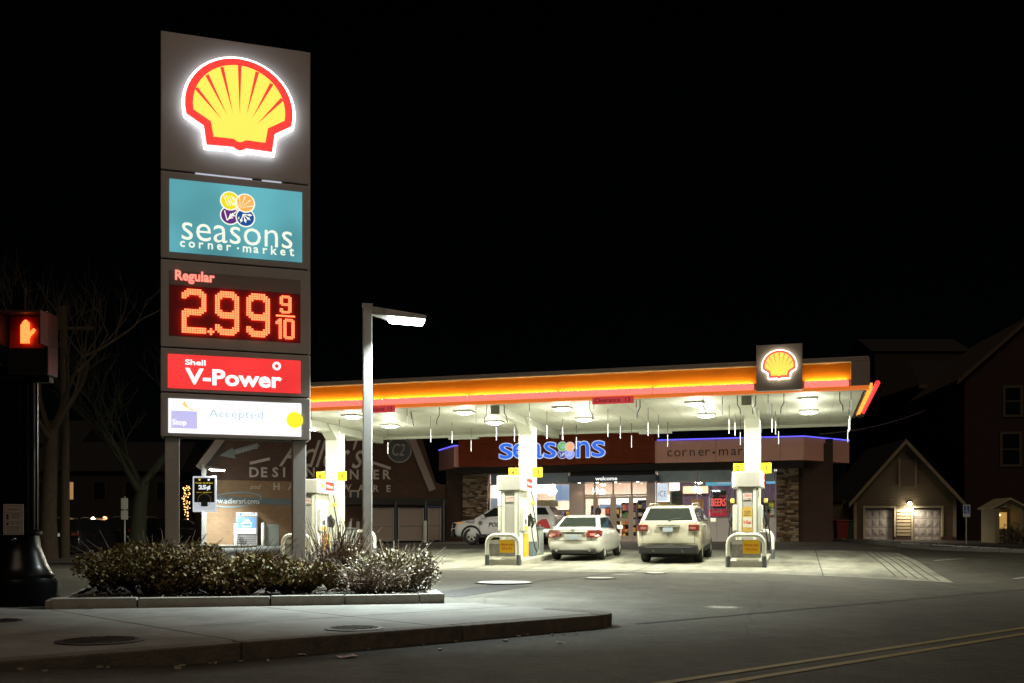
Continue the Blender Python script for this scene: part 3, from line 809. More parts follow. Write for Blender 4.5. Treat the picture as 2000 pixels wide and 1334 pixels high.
def pump(x, y, i):
    labs = ['beside column with flag 5, seen past the pylon post', 'at the column with flags 4 and 3, beside the sedan', 'with gold poster at the column with flags 2 and 1']
    gz = ground_z(x, y) + .15
    isl = thing('pump_island', 'raised concrete pump island ' + labs[i], 'pump island', (x, 0, 0))
    y0, y1 = y - 1.05, y + 3.1
    m = MB(); vs = []; fs = []
    ys = rng(y0, y1, .7)
    pr = []
    for yy in ys:
        g = ground_z(x, yy)
        for xx, zz in ((-.5, g - .1), (-.5, g + .15), (.5, g + .15), (.5, g - .1)): pr.append((xx, yy, zz))
    for k in range(len(ys) - 1):
        for e in range(3): fs.append([k * 4 + e, k * 4 + e + 1, k * 4 + e + 5, k * 4 + e + 4])
    fs += [[0, 1, 2, 3], [(len(ys) - 1) * 4 + e for e in (3, 2, 1, 0)]]
    MB().add(pr, fs).build('kerb', isl_m, isl, bevel=.02)
    t = thing('fuel_pump', 'white and steel fuel pump ' + labs[i], 'fuel pump', (x, y, gz))
    cabm = MB().b2(-.31, .31, -.48, .48, 0, .78).build('cabinet', pump_white, t, bevel=.02)
    body = MB().b2(-.27, .27, -.44, .44, .78, 2.02).build('body', pump_white, t, bevel=.015)
    MB().b2(-.285, .285, -.50, -.443, .10, 1.99).build('end_panel', steel, t, bevel=.03)
    MB().b2(-.235, -.15, -.515, -.501, .12, 1.97).build('end_trim', pump_white, t)
    MB().b2(.15, .235, -.515, -.501, .12, 1.97).build('end_trim', pump_white, t)
    # head: bowed steel front, white cheeks
    hp = [(-.42, .52), (-.42, -.42), (-.38, -.50), (-.2, -.555), (0, -.57), (.2, -.555), (.38, -.50), (.42, -.42), (.42, .52)]
    hd = MB().slab(hp, 2.0, 2.43).build('head', pump_white, t, bevel=.012)
    hq = [(-.33, -.535), (-.2, -.565), (0, -.58), (.2, -.565), (.33, -.535), (.33, -.50), (-.33, -.50)]
    MB().slab(hq, 2.02, 2.41).build('head_plate', steel, hd)
    for s_ in (-1, 1):
        q = MB().add([(s_ * .421, -.12, 2.10), (s_ * .421, .48, 2.10), (s_ * .421, .48, 2.37), (s_ * .421, -.12, 2.37)], [[0, 1, 2, 3]]).build('brand_plate', mat('pump_red', (.65, .035, .03), .4, emit=(.9, .05, .04), strength=.25), hd)
        if s_ > 0:
            l = text('lettering', 'V-Power', white_ink, hd, (.4225, .18, 2.17), rz=R(90), width=.46, height=.11, bold=.03, depth=.002)
            e_ = link('emblem_mount', MB().b2(-.08, .08, .001, .003, -.08, .08).mesh('emblem_mount', pump_white), hd, (.424, -.30, 2.235), R(90))
            pecten(e_, .075, (0, 0, 0), mat('decal_red', (.7, .05, .03), .4), mat('decal_yellow', (.9, .65, .03), .4), None, depth=.006)
        dr = MB().b2(s_ * .27, s_ * .40, -.38, .06, .80, 1.52).build('reader_door', mat('door_white', (.76, .77, .72), .3), t, bevel=.03)
        f = .402 * s_
        def fq(y0, y1, z0, z1, m_, nm, par=dr): MB().b2(f, f + s_ * .004, y0, y1, z0, z1).build(nm, m_, par)
        fq(-.30, -.08, 1.20, 1.42, mat('screen_blue', (.35, .45, .6), .2, emit=(.5, .62, .85), strength=.5), 'screen')
        fq(-.30, -.10, 1.02, 1.16, mat('keypad', (.08, .09, .12), .5), 'keypad')
        for kk in range(3): fq(-.32 + kk * .11, -.24 + kk * .11, .84, .97, yellow_paint, 'grade_button')
        MB().b2(s_ * .311, s_ * .318, -.44, -.16, .06, .74).build('skirt_panel', white_ink, cabm)
        MB().b2(s_ * .311, s_ * .320, -.155, -.08, .06, .74).build('skirt_panel', mat('skirt_red', (.55, .03, .03), .4), cabm)
        MB().b2(s_ * .311, s_ * .319, -.075, .42, .06, .74).build('skirt_panel', mat('skirt_yellow', (.88, .50, .02), .4), cabm)
        # nozzle in its holster and the hose
        nz = MB().box((s_ * .36, .26, 1.12), (.12, .13, .34)).build('holster', black_ink, t, bevel=.015)
        MB().tube([(s_ * .42, .22, 1.34), (s_ * .47, .24, 1.20), (s_ * .50, .26, 1.02), (s_ * .46, .27, .92)], [.03, .045, .045, .03], 8).tube([(s_ * .45, .25, 1.27), (s_ * .56, .25, 1.16), (s_ * .53, .26, 1.0)], .016, 6).build('nozzle', black_ink, nz, smooth=50)
        MB().tube([(s_ * .40, .42, 2.02), (s_ * .46, .44, 1.8), (s_ * .46, .42, 1.55), (s_ * .52, .50, 1.1), (s_ * .58, .58, .6), (s_ * .60, .52, .28), (s_ * .58, .40, .20), (s_ * .54, .30, .35), (s_ * .48, .27, .7), (s_ * .46, .27, .92)], .018, 7).build('hose', black_ink, t, smooth=60)
        MB().box((s_ * .46, .43, 1.66), (.11, .16, .13)).build('hose_clip', mat('clip_yellow', (.55, .50, .12), .5), t, bevel=.02)
    # decals on the end panel
    d = MB().b2(-.12, .12, -.519, -.5155, 1.66, 1.83).build('notice', mat('notice_white', (.6, .56, .52), .5), t)
    for kk, zz in enumerate((1.80, 1.765, 1.70)):
        text('lettering', ['WARNING', 'GASOLINE', 'NO SMOKING'][kk], red_ink, d, (0, -.5192, zz - .02), width=.19, height=.026, depth=.002)
    if i == 2:
        g = MB().b2(-.135, .135, -.519, -.5155, .78, 1.46).build('poster', mat('poster_gold', (.55, .36, .08), .5, var=.1), t)
        MB().b2(-.125, .125, -.521, -.5192, .90, 1.18).build('poster_field', mat('poster_cream', (.7, .66, .52), .5), g)
        text('lettering', '10¢', red_ink, g, (0, -.5212, .97), width=.19, height=.12, bold=.02, depth=.002)
        for kk, w_ in enumerate(('save on', 'every', 'gallon')):
            text('lettering', w_, black_ink, g, (0, -.5195, 1.32 - kk * .05), width=.16, height=.03, depth=.002)
    return t
for i, cx in enumerate(COLS):
    px_ = cx - .06
    pump(px_, PUMP_Y, i)
    hl = ['arched white guard hoop with yellow banner before the pump with flag 5', 'arched white guard hoop with yellow banner before the pump by the sedan', 'arched white guard hoop with yellow banner before the pump with gold poster'][i]
    hoop(px_, PUMP_Y - 1.2, hl, True)
    hoop(px_ + .1, PUMP_Y + 3.3, ['plain arched guard hoop behind column with flag 5', 'plain arched guard hoop behind the column beside the sedan', 'plain arched guard hoop behind the column with flags 2 and 1'][i], False)
    t = thing('waste_bin', ['grey box bin on the island behind column with flag 5', 'grey box bin on the island behind the column beside the sedan', 'grey box bin on the island behind the column with flag 1'][i], 'bin', (px_, PUMP_Y + 2.35, ground_z(px_, PUMP_Y + 2.35) + .15))
    MB().b2(-.24, .24, -.24, .24, 0, .80).build('body', mat('bin_grey', (.25, .27, .26), .5), t, bevel=.02)
    MB().b2(-.26, .26, -.26, .26, .80, .88).build('rim', mat('bin_dark', (.08, .09, .09), .5), t, bevel=.02)

# ================================================================ lamp post in the planter
lamp_lens = glow('lamp_lens', (.86, 1.0, .95), 30)
def lamp_post(base, top, arm, label, power, w=.15):
    xa, da = w2cam(base[0], base[1]); face_ = YAW - math.atan2(xa, da) + R(2.5)
    t = thing('lamp_post', label, 'lamp post', base, face_)
    h = top - base[2]
    MB().b2(-w / 2, w / 2, -w / 2, w / 2, 0, h).build('pole', pole_grey, t, bevel=.012)
    MB().b2(-w / 2 - .01, w / 2 + .01, -w / 2 - .01, w / 2 + .01, h - .02, h + .012).build('cap', pole_grey, t)
    ax = Vector((arm[0], arm[1], 0)).normalized(); rz = math.atan2(ax.y, ax.x) - face_
    hd = link('head', MB().add([(.07, -.05, -.02), (.07, .05, -.02), (.07, .05, -.16), (.07, -.05, -.16), (.32, -.19, -.09), (.32, .19, -.09), (.32, .19, -.20), (.32, -.19, -.20), (.95, -.19, -.17), (.95, .19, -.17), (.95, .19, -.235), (.95, -.19, -.235)],
        [[0, 1, 5, 4], [3, 7, 6, 2], [0, 4, 7, 3], [1, 2, 6, 5], [4, 5, 9, 8], [7, 11, 10, 6], [4, 8, 11, 7], [5, 6, 10, 9], [8, 9, 10, 11], [0, 3, 2, 1]]).mesh('head', pole_grey, bevel=.008), t, (0, 0, h), rz)
    MB().add([(.34, -.165, -.2075), (.34, .165, -.2075), (.93, .165, -.2395), (.93, -.165, -.2395), (.37, -.13, -.262), (.37, .13, -.262), (.90, .13, -.288), (.90, -.13, -.288)], [[4, 7, 6, 5], [0, 4, 5, 1], [1, 5, 6, 2], [2, 6, 7, 3], [3, 7, 4, 0]]).build('lens', lamp_lens, hd)
    lamp('light', 'AREA', (.64, 0, -.33), power, (.86, 1.0, .97), hd, size=.30, size_y=.5).data.spread = R(118)
    return t
LB = at_d(717.5, 1100, 16.3)
lamp_post((LB.x, LB.y, -.05), at_d(717, 596, 16.3).z, cam2w(1, .16), 'square grey lamp post with glowing flat head rising from the planter', 900)

# ================================================================ the shop
SV, FV = 46.4, 45.5
def sx_(px, v=SV): return at_v(px, 1000, v).x
def sz_(px, py, v=SV): return at_v(px, py, v).z
store = thing('convenience_store', 'low convenience shop with lit windows, wood fascia and stone piers', 'shop', (0, 0, 0))
pink = mat('fascia_beige', (.88, .48, .40), .6, var=.04, vscale=2)
wood = mat('fascia_wood', (.17, .032, .011), .6, col2=(.24, .047, .016), vscale=2.5, spec=.15)
dark_brown = mat('soffit_brown', (.02, .012, .01), .7)
frame_pink = mat('window_frame', (.64, .50, .45), .4)
panel_white = mat('stall_riser', (.86, .77, .76), .5)
brick_dark = brick_mat('shop_brick', (.085, .035, .022), (.06, .026, .018), (.07, .055, .045))
spandrel = mat('spandrel_blue', (.19, .26, .34), .25, col2=(.26, .34, .42), vscale=3)
film = mat('awning_navy', (.03, .05, .085), .4)
GS = .60
xl, xr = sx_(868), sx_(1627)
x_pl0, x_pl1 = sx_(905), sx_(953)
x_pr0, x_pr1 = sx_(1517), sx_(1560)
zt = 5.1
# walls: brick wings, piers
MB().b2(xl, x_pl0, SV + .25, SV + 9, GS - .4, zt - .1).build('wall', brick_dark, store)
MB().b2(x_pr1, xr, SV + .2, SV + 9, GS - .4, zt - .1).build('wall', brick_dark, store)
MB().b2(x_pl0, x_pr1, SV + 8.8, SV + 9, GS - .2, zt - .1).build('wall', brick_dark, store)
MB().b2(xl, xr, SV + .3, SV + 9, zt - .09, zt + .1).build('roof', dark_brown, store)
stone_cols = [mat('stone_%s' % n, c, .85, var=.2, vscale=9, bump=.6, bscale=40) for n, c in (('umber', (.13, .075, .042)), ('brown', (.21, .13, .07)), ('tan', (.38, .28, .17)), ('grey', (.27, .22, .17)), ('dark', (.07, .043, .028)))]
stone_me = []
for m_ in stone_cols:
    for k in range(2):
        mm = MB().box((0, 0, 0), (1, 1, 1)); me = mm.mesh('stone', m_)
        for v in me.vertices: v.co += Vector((rnd.uniform(-.03, .03), rnd.uniform(-.08, .08), rnd.uniform(-.09, .09)))
        stone_me.append(me)
def stone_pier(x0, x1, top):
    p = MB().b2(x0, x1, SV - .05, SV + .5, GS - .2, top).build('stone_pier', mat('pier_mortar', (.03, .024, .02), .9), store)
    z = GS
    while z < top - .05:
        h = rnd.choice((.06, .08, .11)); x = x0
        while x < x1 - .04:
            w = min(rnd.uniform(.12, .36), x1 - x)
            if x1 - x - w < .1: w = x1 - x
            o = link('stone', rnd.choice(stone_me), p, (x + w / 2, SV - .055 - rnd.uniform(0, .03), z + h / 2)); o.scale = (w - .012, .09, h - .012)
            x += w
        z += h
ztop_win = sz_(1400, 909)
stone_pier(x_pl0, x_pl1, ztop_win + .1); stone_pier(x_pr0, x_pr1, ztop_win + .1)
# parapet fascias
zb1, zt1 = sz_(1430, 901, FV), sz_(1430, 857, FV)
xm = sx_(1279, FV); xw0 = sx_(896, FV - .25)
fr = MB().b2(xm, sx_(1570, FV), FV, SV + .3, zb1, zt1).build('fascia', pink, store)
for px in (1398, 1524):
    xx = sx_(px, FV); MB().b2(xx - .006, xx + .006, FV - .004, FV, zb1, zt1).build('fascia_joint', mat('joint_brown', (.12, .08, .07), .7), fr)
xe = sx_(1570, FV)
MB().add([(xe, FV, zb1), (xe + 2.0, FV + 2.6, zb1), (xe + 2.0, FV + 2.6, zt1), (xe, FV, zt1), (xe, FV + 3, zb1), (xe, FV + 3, zt1)], [[0, 1, 2, 3], [3, 2, 5], [0, 4, 1]]).build('fascia_return', pink, store)
neon = glow('blue_strip', (.12, .10, 1.0), 1.6)
MB().tube([(xm + .1, FV - .02, zt1 + .03), (xe, FV - .02, zt1 + .03), (xe + 2.0, FV + 2.58, zt1 + .03)], .028, 6).build('neon_strip', neon, store)
zb2 = sz_(1080, 908, FV - .25); zt2 = zb2 + 1.9
wf = MB().b2(xw0, xm, FV - .25, SV + .3, zb2, zt2).build('fascia', wood, store)
nb = 9
for k in range(nb):
    z0 = zb2 + k * (zt2 - zb2) / nb
    MB().b2(xw0 - .002, xm + .002, FV - .272, FV - .2515, z0 + .008, z0 + (zt2 - zb2) / nb - .008).build('plank', wood, wf)
xl2 = sx_(887, FV); 
MB().b2(xl2, xw0 - .004, FV, SV + .3, zb2 + .02, zt1 + .02).build('fascia', pink, store)
MB().add([(xl2, FV, zb2), (xl2 - 1.6, FV + 2.2, zb2), (xl2 - 1.6, FV + 2.2, zt1), (xl2, FV, zt1), (xl2, FV + 3, zb2), (xl2, FV + 3, zt1)], [[0, 3, 2, 1], [3, 5, 2], [0, 1, 4]]).build('fascia_return', pink, store)
MB().tube([(xl2 + .2, FV - .02, zt1 + .03), (xl2, FV - .02, zt1 + .03), (xl2 - 1.6, FV + 2.18, zt1 + .03)], .028, 6).build('neon_strip', neon, store)
MB().b2(xl2, xe, FV + .3, SV + .04, zb2 - .30, zb1 - .002).build('soffit', dark_brown, store)
# header band between fascia and glazing
MB().b2(x_pl1, x_pr0, SV + .1, SV + .3, ztop_win, zb1).build('wall', dark_brown, store)
# glazing
glass = glass_mat('shop_glass', (.93, .95, .96), .02, .10)
def window(x0, x1, z0, z1, nm='window', spand=None, mull=()):
    y = SV + .05; f = MB(); b = .05
    f.b2(x0, x1, y, y + .1, z1 - b, z1).b2(x0, x1, y, y + .1, z0, z0 + b).b2(x0, x0 + b, y, y + .1, z0 + b, z1 - b).b2(x1 - b, x1, y, y + .1, z0 + b, z1 - b)
    for q in mull: f.b2(q - .025, q + .025, y, y + .1, z0 + b, z1 - b)
    if spand: f.b2(x0 + b, x1 - b, y + .004, y + .09, spand - .03, spand + .03)
    o = f.build(nm, frame_pink, store)
    edges_ = [x0 + b] + [q for q in mull] + [x1 - b]
    for a, c in zip(edges_[:-1], edges_[1:]):
        MB().b2(a + .026, c - .026, y + .05, y + .056, z0 + b, (spand - .03) if spand else z1 - b).build('pane', glass, o)
        if spand: MB().b2(a + .026, c - .026, y + .03, y + .05, spand + .03, z1 - b).build('spandrel', spandrel, o)
    return o
xwl0, xwl1 = sx_(955), sx_(1113)
xwr0, xwr1 = sx_(1281), sx_(1516)
zsp = sz_(1400, 940); zsill = sz_(1400, 1013)
window(xwr0, xwr1, zsill, ztop_win, 'window', zsp, (sx_(1361), sx_(1450)))
window(xwl0, xwl1, GS + .05, ztop_win, 'window', zsp, (sx_(1040),))
MB().b2(xwr0, xwr1, SV, SV + .12, GS - .1, zsill - .002).build('stall_riser', panel_white, store)
for px in (1340, 1400, 1460): MB().b2(sx_(px) - .006, sx_(px) + .006, SV - .003, SV, GS, zsill - .02).build('riser_joint', mat('joint_grey', (.3, .27, .26), .6), store)
# entrance: piers, awning, doors
xd0, xd1 = sx_(1114), sx_(1279)
MB().b2(xd0, sx_(1140), SV - .02, SV + .3, GS, zsp + .2).build('door_pier', frame_pink, store)
MB().b2(sx_(1264), xd1, SV - .02, SV + .3, GS, zsp + .2).build('door_pier', frame_pink, store)
za0, za1 = sz_(1190, 941, SV - .9), sz_(1190, 928, SV - .9)
aw = MB().b2(sx_(1109, SV - .9), sx_(1281, SV - .9), SV - .9, SV + .05, za0, za1).build('awning', film, store, bevel=.015)
text('lettering', 'welcome', glow('welcome_white', (1, 1, 1), 1.0), aw, ((sx_(1163, SV - .9) + sx_(1205, SV - .9)) / 2, SV - .9005, za0 + .07), width=sx_(1206, SV - .9) - sx_(1163, SV - .9), height=.17, bold=.02, depth=.02)
for px in (1131, 1166, 1202, 1245):
    xx = sx_(px, SV - .5); MB().lathe([(0, 0), (.06, 0), (.06, .02), (0, .02)], c=(xx, SV - .45, za0 - .021), n=12).build('downlight', glow('downlight', (1, .8, .55), 12), aw)
    lamp('downlight', 'SPOT', (xx, SV - .45, za0 - .04), 9, (1, .74, .5), store, size=.05, angle=120)
MB().b2(xd0, xd1, SV + .02, SV + .28, zsp + .201, zb1 + .3).build('wall', dark_brown, store)
zdoor = sz_(1200, 968.5)
fm = mat('door_frame', (.55, .45, .38), .4)
dx = [sx_(p) for p in (1140, 1161, 1197, 1233, 1264)]
f = MB()
for x in dx: f.b2(x - .04, x + .04, SV + .06, SV + .16, GS, zsp + .1)
f.b2(dx[0] + .04, dx[-1] - .04, SV + .064, SV + .156, zdoor, zdoor + .08)
f.build('entrance_frame', fm, store)
for a, b in zip(dx[:-1], dx[1:]): MB().b2(a + .042, b - .042, SV + .11, SV + .116, zdoor + .082, zsp + .1).build('transom_pane', glass, store)
for i, (a, b) in enumerate(zip(dx[:-1], dx[1:])):
    q = MB(); a += .045; b -= .045; s_ = .10 if i in (1, 2) else .03
    zm = GS + 1.02
    q.b2(a, a + s_, SV + .08, SV + .13, GS + .02, zdoor - .01).b2(b - s_, b, SV + .08, SV + .13, GS + .02, zdoor - .01)
    q.b2(a + s_, b - s_, SV + .08, SV + .13, zdoor - .13, zdoor - .01).b2(a + s_, b - s_, SV + .08, SV + .13, GS + .02, GS + .26)
    if i in (1, 2): q.b2(a + s_, b - s_, SV + .08, SV + .13, zm - .07, zm + .07)
    d = q.build('door', fm, store)
    MB().b2(a + s_, b - s_, SV + .10, SV + .106, GS + .26, zdoor - .13).build('pane', glass, d)
    if i in (1, 2):
        xx = b - .05 if i == 1 else a + .05
        MB().tube([(xx, SV + .03, GS + .85), (xx, SV + .03, GS + 1.25)], .015, 6).build('handle', steel, d)
# letters of the fascia signs
blue_l = glow('letter_blue', (.028, .13, .72), 1.1)
rim_l = glow('letter_rim', (.62, .76, 1.0), .75)
ssign = thing('channel_letter_sign', 'glowing blue seasons lettering with leaf emblem on wood fascia', 'shop sign', (0, 0, 0))
FVs = FV - .285
spx = [(975, 1003), (1001, 1032), (1032, 1061), (1062, 1088), (0, 0), (1125, 1153), (1155, 1183)]
zL0 = sz_(1080, 896, FVs)
for ch, (p0, p1), in zip('seasons', spx):
    if p0 == 0: continue
    cx_ = (sx_(p0, FVs) + sx_(p1, FVs)) / 2; w_ = (sx_(p1, FVs) - sx_(p0, FVs))
    o = text('letter', ch, rim_l, ssign, (cx_, FVs, zL0), width=w_, height=.80, bold=.02, depth=.07)
    text('letter_face', ch, blue_l, o, (0, -.0705, .04), width=w_ - .07, height=.72, bold=.004, depth=.012)
cxo = (sx_(1090, FVs) + sx_(1122, FVs)) / 2
flower(ssign, .21, (cxo, zL0 + .38), [glow('f_green', (.10, .42, .05), 1.1), glow('f_orange', (.95, .40, .15), 1.1), glow('f_purple', (.10, .06, .25), 1), glow('f_lilac', (.25, .30, .85), 1.1)], rim_l, FVs - .03)
msign = thing('letter_sign', 'dark thin corner market lettering on beige fascia', 'shop sign', (0, 0, 0))
x0_ = sx_(1303, FV - .03); x1_ = sx_(1478, FV - .03)
s = 'corner·market'; zc0 = sz_(1380, 890, FV)
for i, ch in enumerate(s):
    xx = sx_((1308, 1323, 1337, 1352, 1369, 1382, 1394, 1413, 1433, 1446, 1461, 1471, 1481)[i], FV - .03)
    if ch == '·':
        MB().lathe([(0, -.03), (.05, -.03), (.05, 0), (0, 0)], 'y', (xx, FV, zc0 + .13), 12).build('letter', black_ink, msign); continue
    hgt = {'k': .40, 't': .36}.get(ch, .27)
    text('letter', ch, black_ink, msign, (xx, FV - .002, zc0), height=hgt, bold=-.012, depth=.03)

# inside: floor, back wall, ceiling lights, racks of goods
IN = mat('interior_wall', (.62, .50, .42), .7)
structure_floor = MB().b2(x_pl1 - .3, x_pr0 + .3, SV + .25, SV + 8.7, GS - .05, GS + .015).build('interior_floor', mat('shop_floor', (.5, .46, .42), .5, var=.1), store)
MB().b2(x_pl1 - .3, x_pr0 + .3, SV + .3, SV + 8.7, 3.95, 4.0).build('interior_ceiling', mat('shop_ceiling', (.7, .68, .64), .8), store)
MB().b2(x_pl1 - .3, x_pr0 + .3, SV + 6.4, SV + 6.5, GS, 3.94).build('interior_wall', IN, store)
MB().b2(x_pr0 + .1, x_pr0 + .3, SV + .4, SV + 6.4, GS, 3.94).build('interior_wall', mat('purple_wall', (.06, .034, .075), .7), store)
MB().b2(x_pl1 - .3, x_pl1 - .1, SV + .4, SV + 6.4, GS, 3.94).build('interior_wall', IN, store)
MB().b2(sx_(1302), x_pr0 + .1, SV + 3.2, SV + 3.3, GS, 3.94).build('interior_wall', mat('purple_wall', (.06, .034, .075), .7), store)
MB().b2(sx_(1125), sx_(1278), SV + 5.8, SV + 5.85, 2.55, 3.0).build('menu_board', mat('menu_white', (.8, .8, .8), .5, emit=(.9, .93, 1), strength=.7), store)
MB().b2(sx_(1125), sx_(1278), SV + 5.8, SV + 5.85, 2.3, 2.545).build('menu_board', mat('menu_navy', (.04, .08, .16), .5), store)
panel_l = glow('ceiling_panel', (1, .96, .9), 9)
for i, (px, v) in enumerate(((985, 2), (1060, 1.6), (1100, 4), (1180, 2.2), (1235, 4.2), (1330, 1.7), (1420, 1.6), (1500, 1.7))):
    xx = sx_(px, SV + v)
    MB().b2(xx - .6, xx + .6, SV + v - .12, SV + v + .12, 3.90, 3.945).build('ceiling_panel', panel_l if px < 1300 else glow('ceiling_panel_dim', (1, .9, .85), 2.5), store)
    lamp('ceiling_light', 'AREA', (xx, SV + v, 3.87), 270 if px < 1300 else 70, (1, .83, .68), store, size=1.2, size_y=.3)
good_cols = [mat('goods_%d' % i, c, .5) for i, c in enumerate(((.7, .12, .08), (.75, .45, .06), (.65, .62, .55), (.12, .3, .12), (.6, .25, .1), (.1, .12, .3), (.7, .6, .1), (.45, .08, .2)))]
def rack(x0, x1, y, z1, label):
    t = thing('goods_rack', label, 'shelf rack', ((x0 + x1) / 2, y, GS + .016)); w = x1 - x0; h = z1 - GS - .02
    MB().b2(-w / 2, w / 2, .25, .30, 0, h).b2(-w / 2, -w / 2 + .03, 0, .25, 0, h).b2(w / 2 - .03, w / 2, 0, .25, 0, h).build('frame', mat('rack_black', (.03, .03, .03), .6), t)
    n = 5; bins = {}
    for k in range(n):
        z = .08 + k * (h - .1) / n
        MB().b2(-w / 2 + .032, w / 2 - .032, -.02, .248, z - .025, z).build('shelf', mat('rack_shelf', (.25, .22, .2), .6), t)
        x = -w / 2 + .05
        while x < w / 2 - .14:
            ww = rnd.uniform(.08, .17); hh = rnd.uniform(.14, (h - .1) / n - .06)
            if rnd.random() < .88:
                ci = rnd.randrange(len(good_cols)); bins.setdefault(ci, MB()).b2(x, x + ww - .015, .0, .2, z + .001, z + hh)
            x += ww
    for ci, mb in bins.items():
        o = mb.build('goods', good_cols[ci], t); o['kind'] = 'stuff'
rack(sx_(1143), sx_(1158), SV + 1.3, GS + 1.75, 'rack of snacks behind the narrow left pane of the shop entrance')
rack(sx_(1165), sx_(1194), SV + 2.2, GS + 1.7, 'rack of bottles and snacks behind the left shop door')
rack(sx_(1200), sx_(1230), SV + 1.9, GS + 1.9, 'rack of bright packets behind the right shop door')
rack(sx_(1236), sx_(1262), SV + 1.3, GS + 2.0, 'tall rack of orange packets behind the narrow right pane of the entrance')
rack(sx_(1482), sx_(1512), SV + 1.5, GS + 1.9, 'dark rack of goods in the window corner by the stone pier')
rack(sx_(1050), sx_(1108), SV + 1.2, GS + 1.55, 'low rack in the left window behind the police vehicle')
# things shown in the right-hand windows
def win_item(name, label, cat, px0, px1, py0, py1, m, v=SV + .35, th=.03):
    t = thing(name, label, cat, (sx_(px0, v), v, sz_(px0, py1, v)))
    w_ = sx_(px1, v) - sx_(px0, v); h_ = sz_(px0, py0, v) - sz_(px0, py1, v)
    MB().b2(0, w_, 0, th, 0, h_).build('panel', m, t)
    return t, w_, h_
t, w_, h_ = win_item('ice_sign', 'white backlit ICE panel inside the right window', 'window sign', 1281, 1304, 944, 979, glow('ice_white', (.80, .88, 1.0), 1.0))
text('lettering', 'ICE', blue_grey, t, (w_ * .55, -.001, .22), width=.36, height=.26, bold=-.012, depth=.006)
t, w_, h_ = win_item('round_lamp_sign', 'bright white hanging lamp sign above the dark poster in window', 'window sign', 1307, 1327, 943, 958, glow('lampsign', (1, 1, 1), 2.2))
t, w_, h_ = win_item('poster', 'dark grey poster with big black letters in the right window', 'poster', 1308, 1333, 960, 990, mat('poster_grey', (.13, .12, .10), .5))
text('lettering', 'MM', black_ink, t, (w_ / 2, -.001, h_ * .62), width=.32, height=.15, depth=.004); text('lettering', 'HH', black_ink, t, (w_ / 2, -.001, h_ * .38), width=.3, height=.15, depth=.004)
t, w_, h_ = win_item('light_box', 'long warm lit sign box inside the right window', 'lit sign', 1334, 1383, 950, 964, glow('warm_box', (1.0, .62, .38), 1.1), SV + 3.0)
t, w_, h_ = win_item('light_box', 'blue lit sign strip at top of the window by the stone pier', 'lit sign', 1378, 1436, 941, 949, glow('blue_box', (.12, .45, .60), .9), SV + .5)
t, w_, h_ = win_item('light_box', 'small blue lit strip in the last window by the stone pier', 'lit sign', 1496, 1514, 939, 945, glow('blue_box2', (.16, .50, .75), 1.0), SV + .5)
t, w_, h_ = win_item('poster', 'dark window poster with glowing red block letters', 'poster', 1392, 1419, 957, 993, mat('poster_black', (.03, .02, .025), .4))
MB().b2(-.01, w_ + .01, -.01, 0, h_ - .03, h_).b2(-.01, .02, -.01, 0, 0, h_).b2(w_ - .02, w_ + .01, -.01, 0, 0, h_).build('frame', steel, t)
text('lettering', 'BEERS', glow('neon_red', (1.0, .12, .09), 1.3), t, (w_ / 2 - .05, -.012, .10), width=w_ * 1.05, height=.36, bold=.02, depth=.02)
text('lettering', 'cold', glow('neon_red2', (.8, .05, .06), .8), t, (w_ * .7, -.012, .52), width=.3, height=.1, depth=.01)
t, w_, h_ = win_item('poster', 'red window poster with white script below the red letters', 'poster', 1384, 1418, 995, 1008, glow('poster_red', (.55, .015, .03), .8))
text('lettering', 'Swirly', white_ink, t, (w_ / 2, -.001, .08), width=w_ * .7, height=.22, shear=.3, bold=.02, depth=.01)
t, w_, h_ = win_item('display_board', 'plain orange display board inside the right window', 'display', 1350, 1374, 975, 1003, mat('orange_board', (.60, .36, .12), .6), SV + 1.2)
t, w_, h_ = win_item('display_board', 'row of orange packets on the sill behind the SUV', 'display', 1281, 1312, 980, 990, mat('orange_board2', (.65, .33, .08), .6, col2=(.6, .5, .3), vscale=9), SV + .4)
t, w_, h_ = win_item('display_board', 'tan boxes stacked inside the window beside the pump', 'display', 1421, 1445, 978, 1005, mat('tan_boxes', (.50, .38, .2), .6, col2=(.4, .2, .1), vscale=8), SV + .6)
t, w_, h_ = win_item('poster', 'pale blue and white window poster at the left pane', 'poster', 1085, 1112, 947, 978, mat('poster_blue', (.25, .4, .65), .5, emit=(.5, .68, 1), strength=.5))
t, w_, h_ = win_item('light_box', 'bright white lit menu box hung inside the left window', 'lit sign', 1050, 1084, 947, 964, glow('white_box', (.9, .96, 1), 2.0), SV + 2.5)
t, w_, h_ = win_item('poster', 'tall blue and white window poster beside the stone pier', 'poster', 958, 972, 973, 1000, mat('poster_blue2', (.3, .45, .55), .5, emit=(.5, .6, .7), strength=.4))
t, w_, h_ = win_item('display_board', 'yellow and white packets along the left window sill', 'display', 1036, 1090, 977, 990, mat('yellow_packets', (.65, .5, .1), .6, col2=(.7, .68, .6), vscale=7), SV + .5)

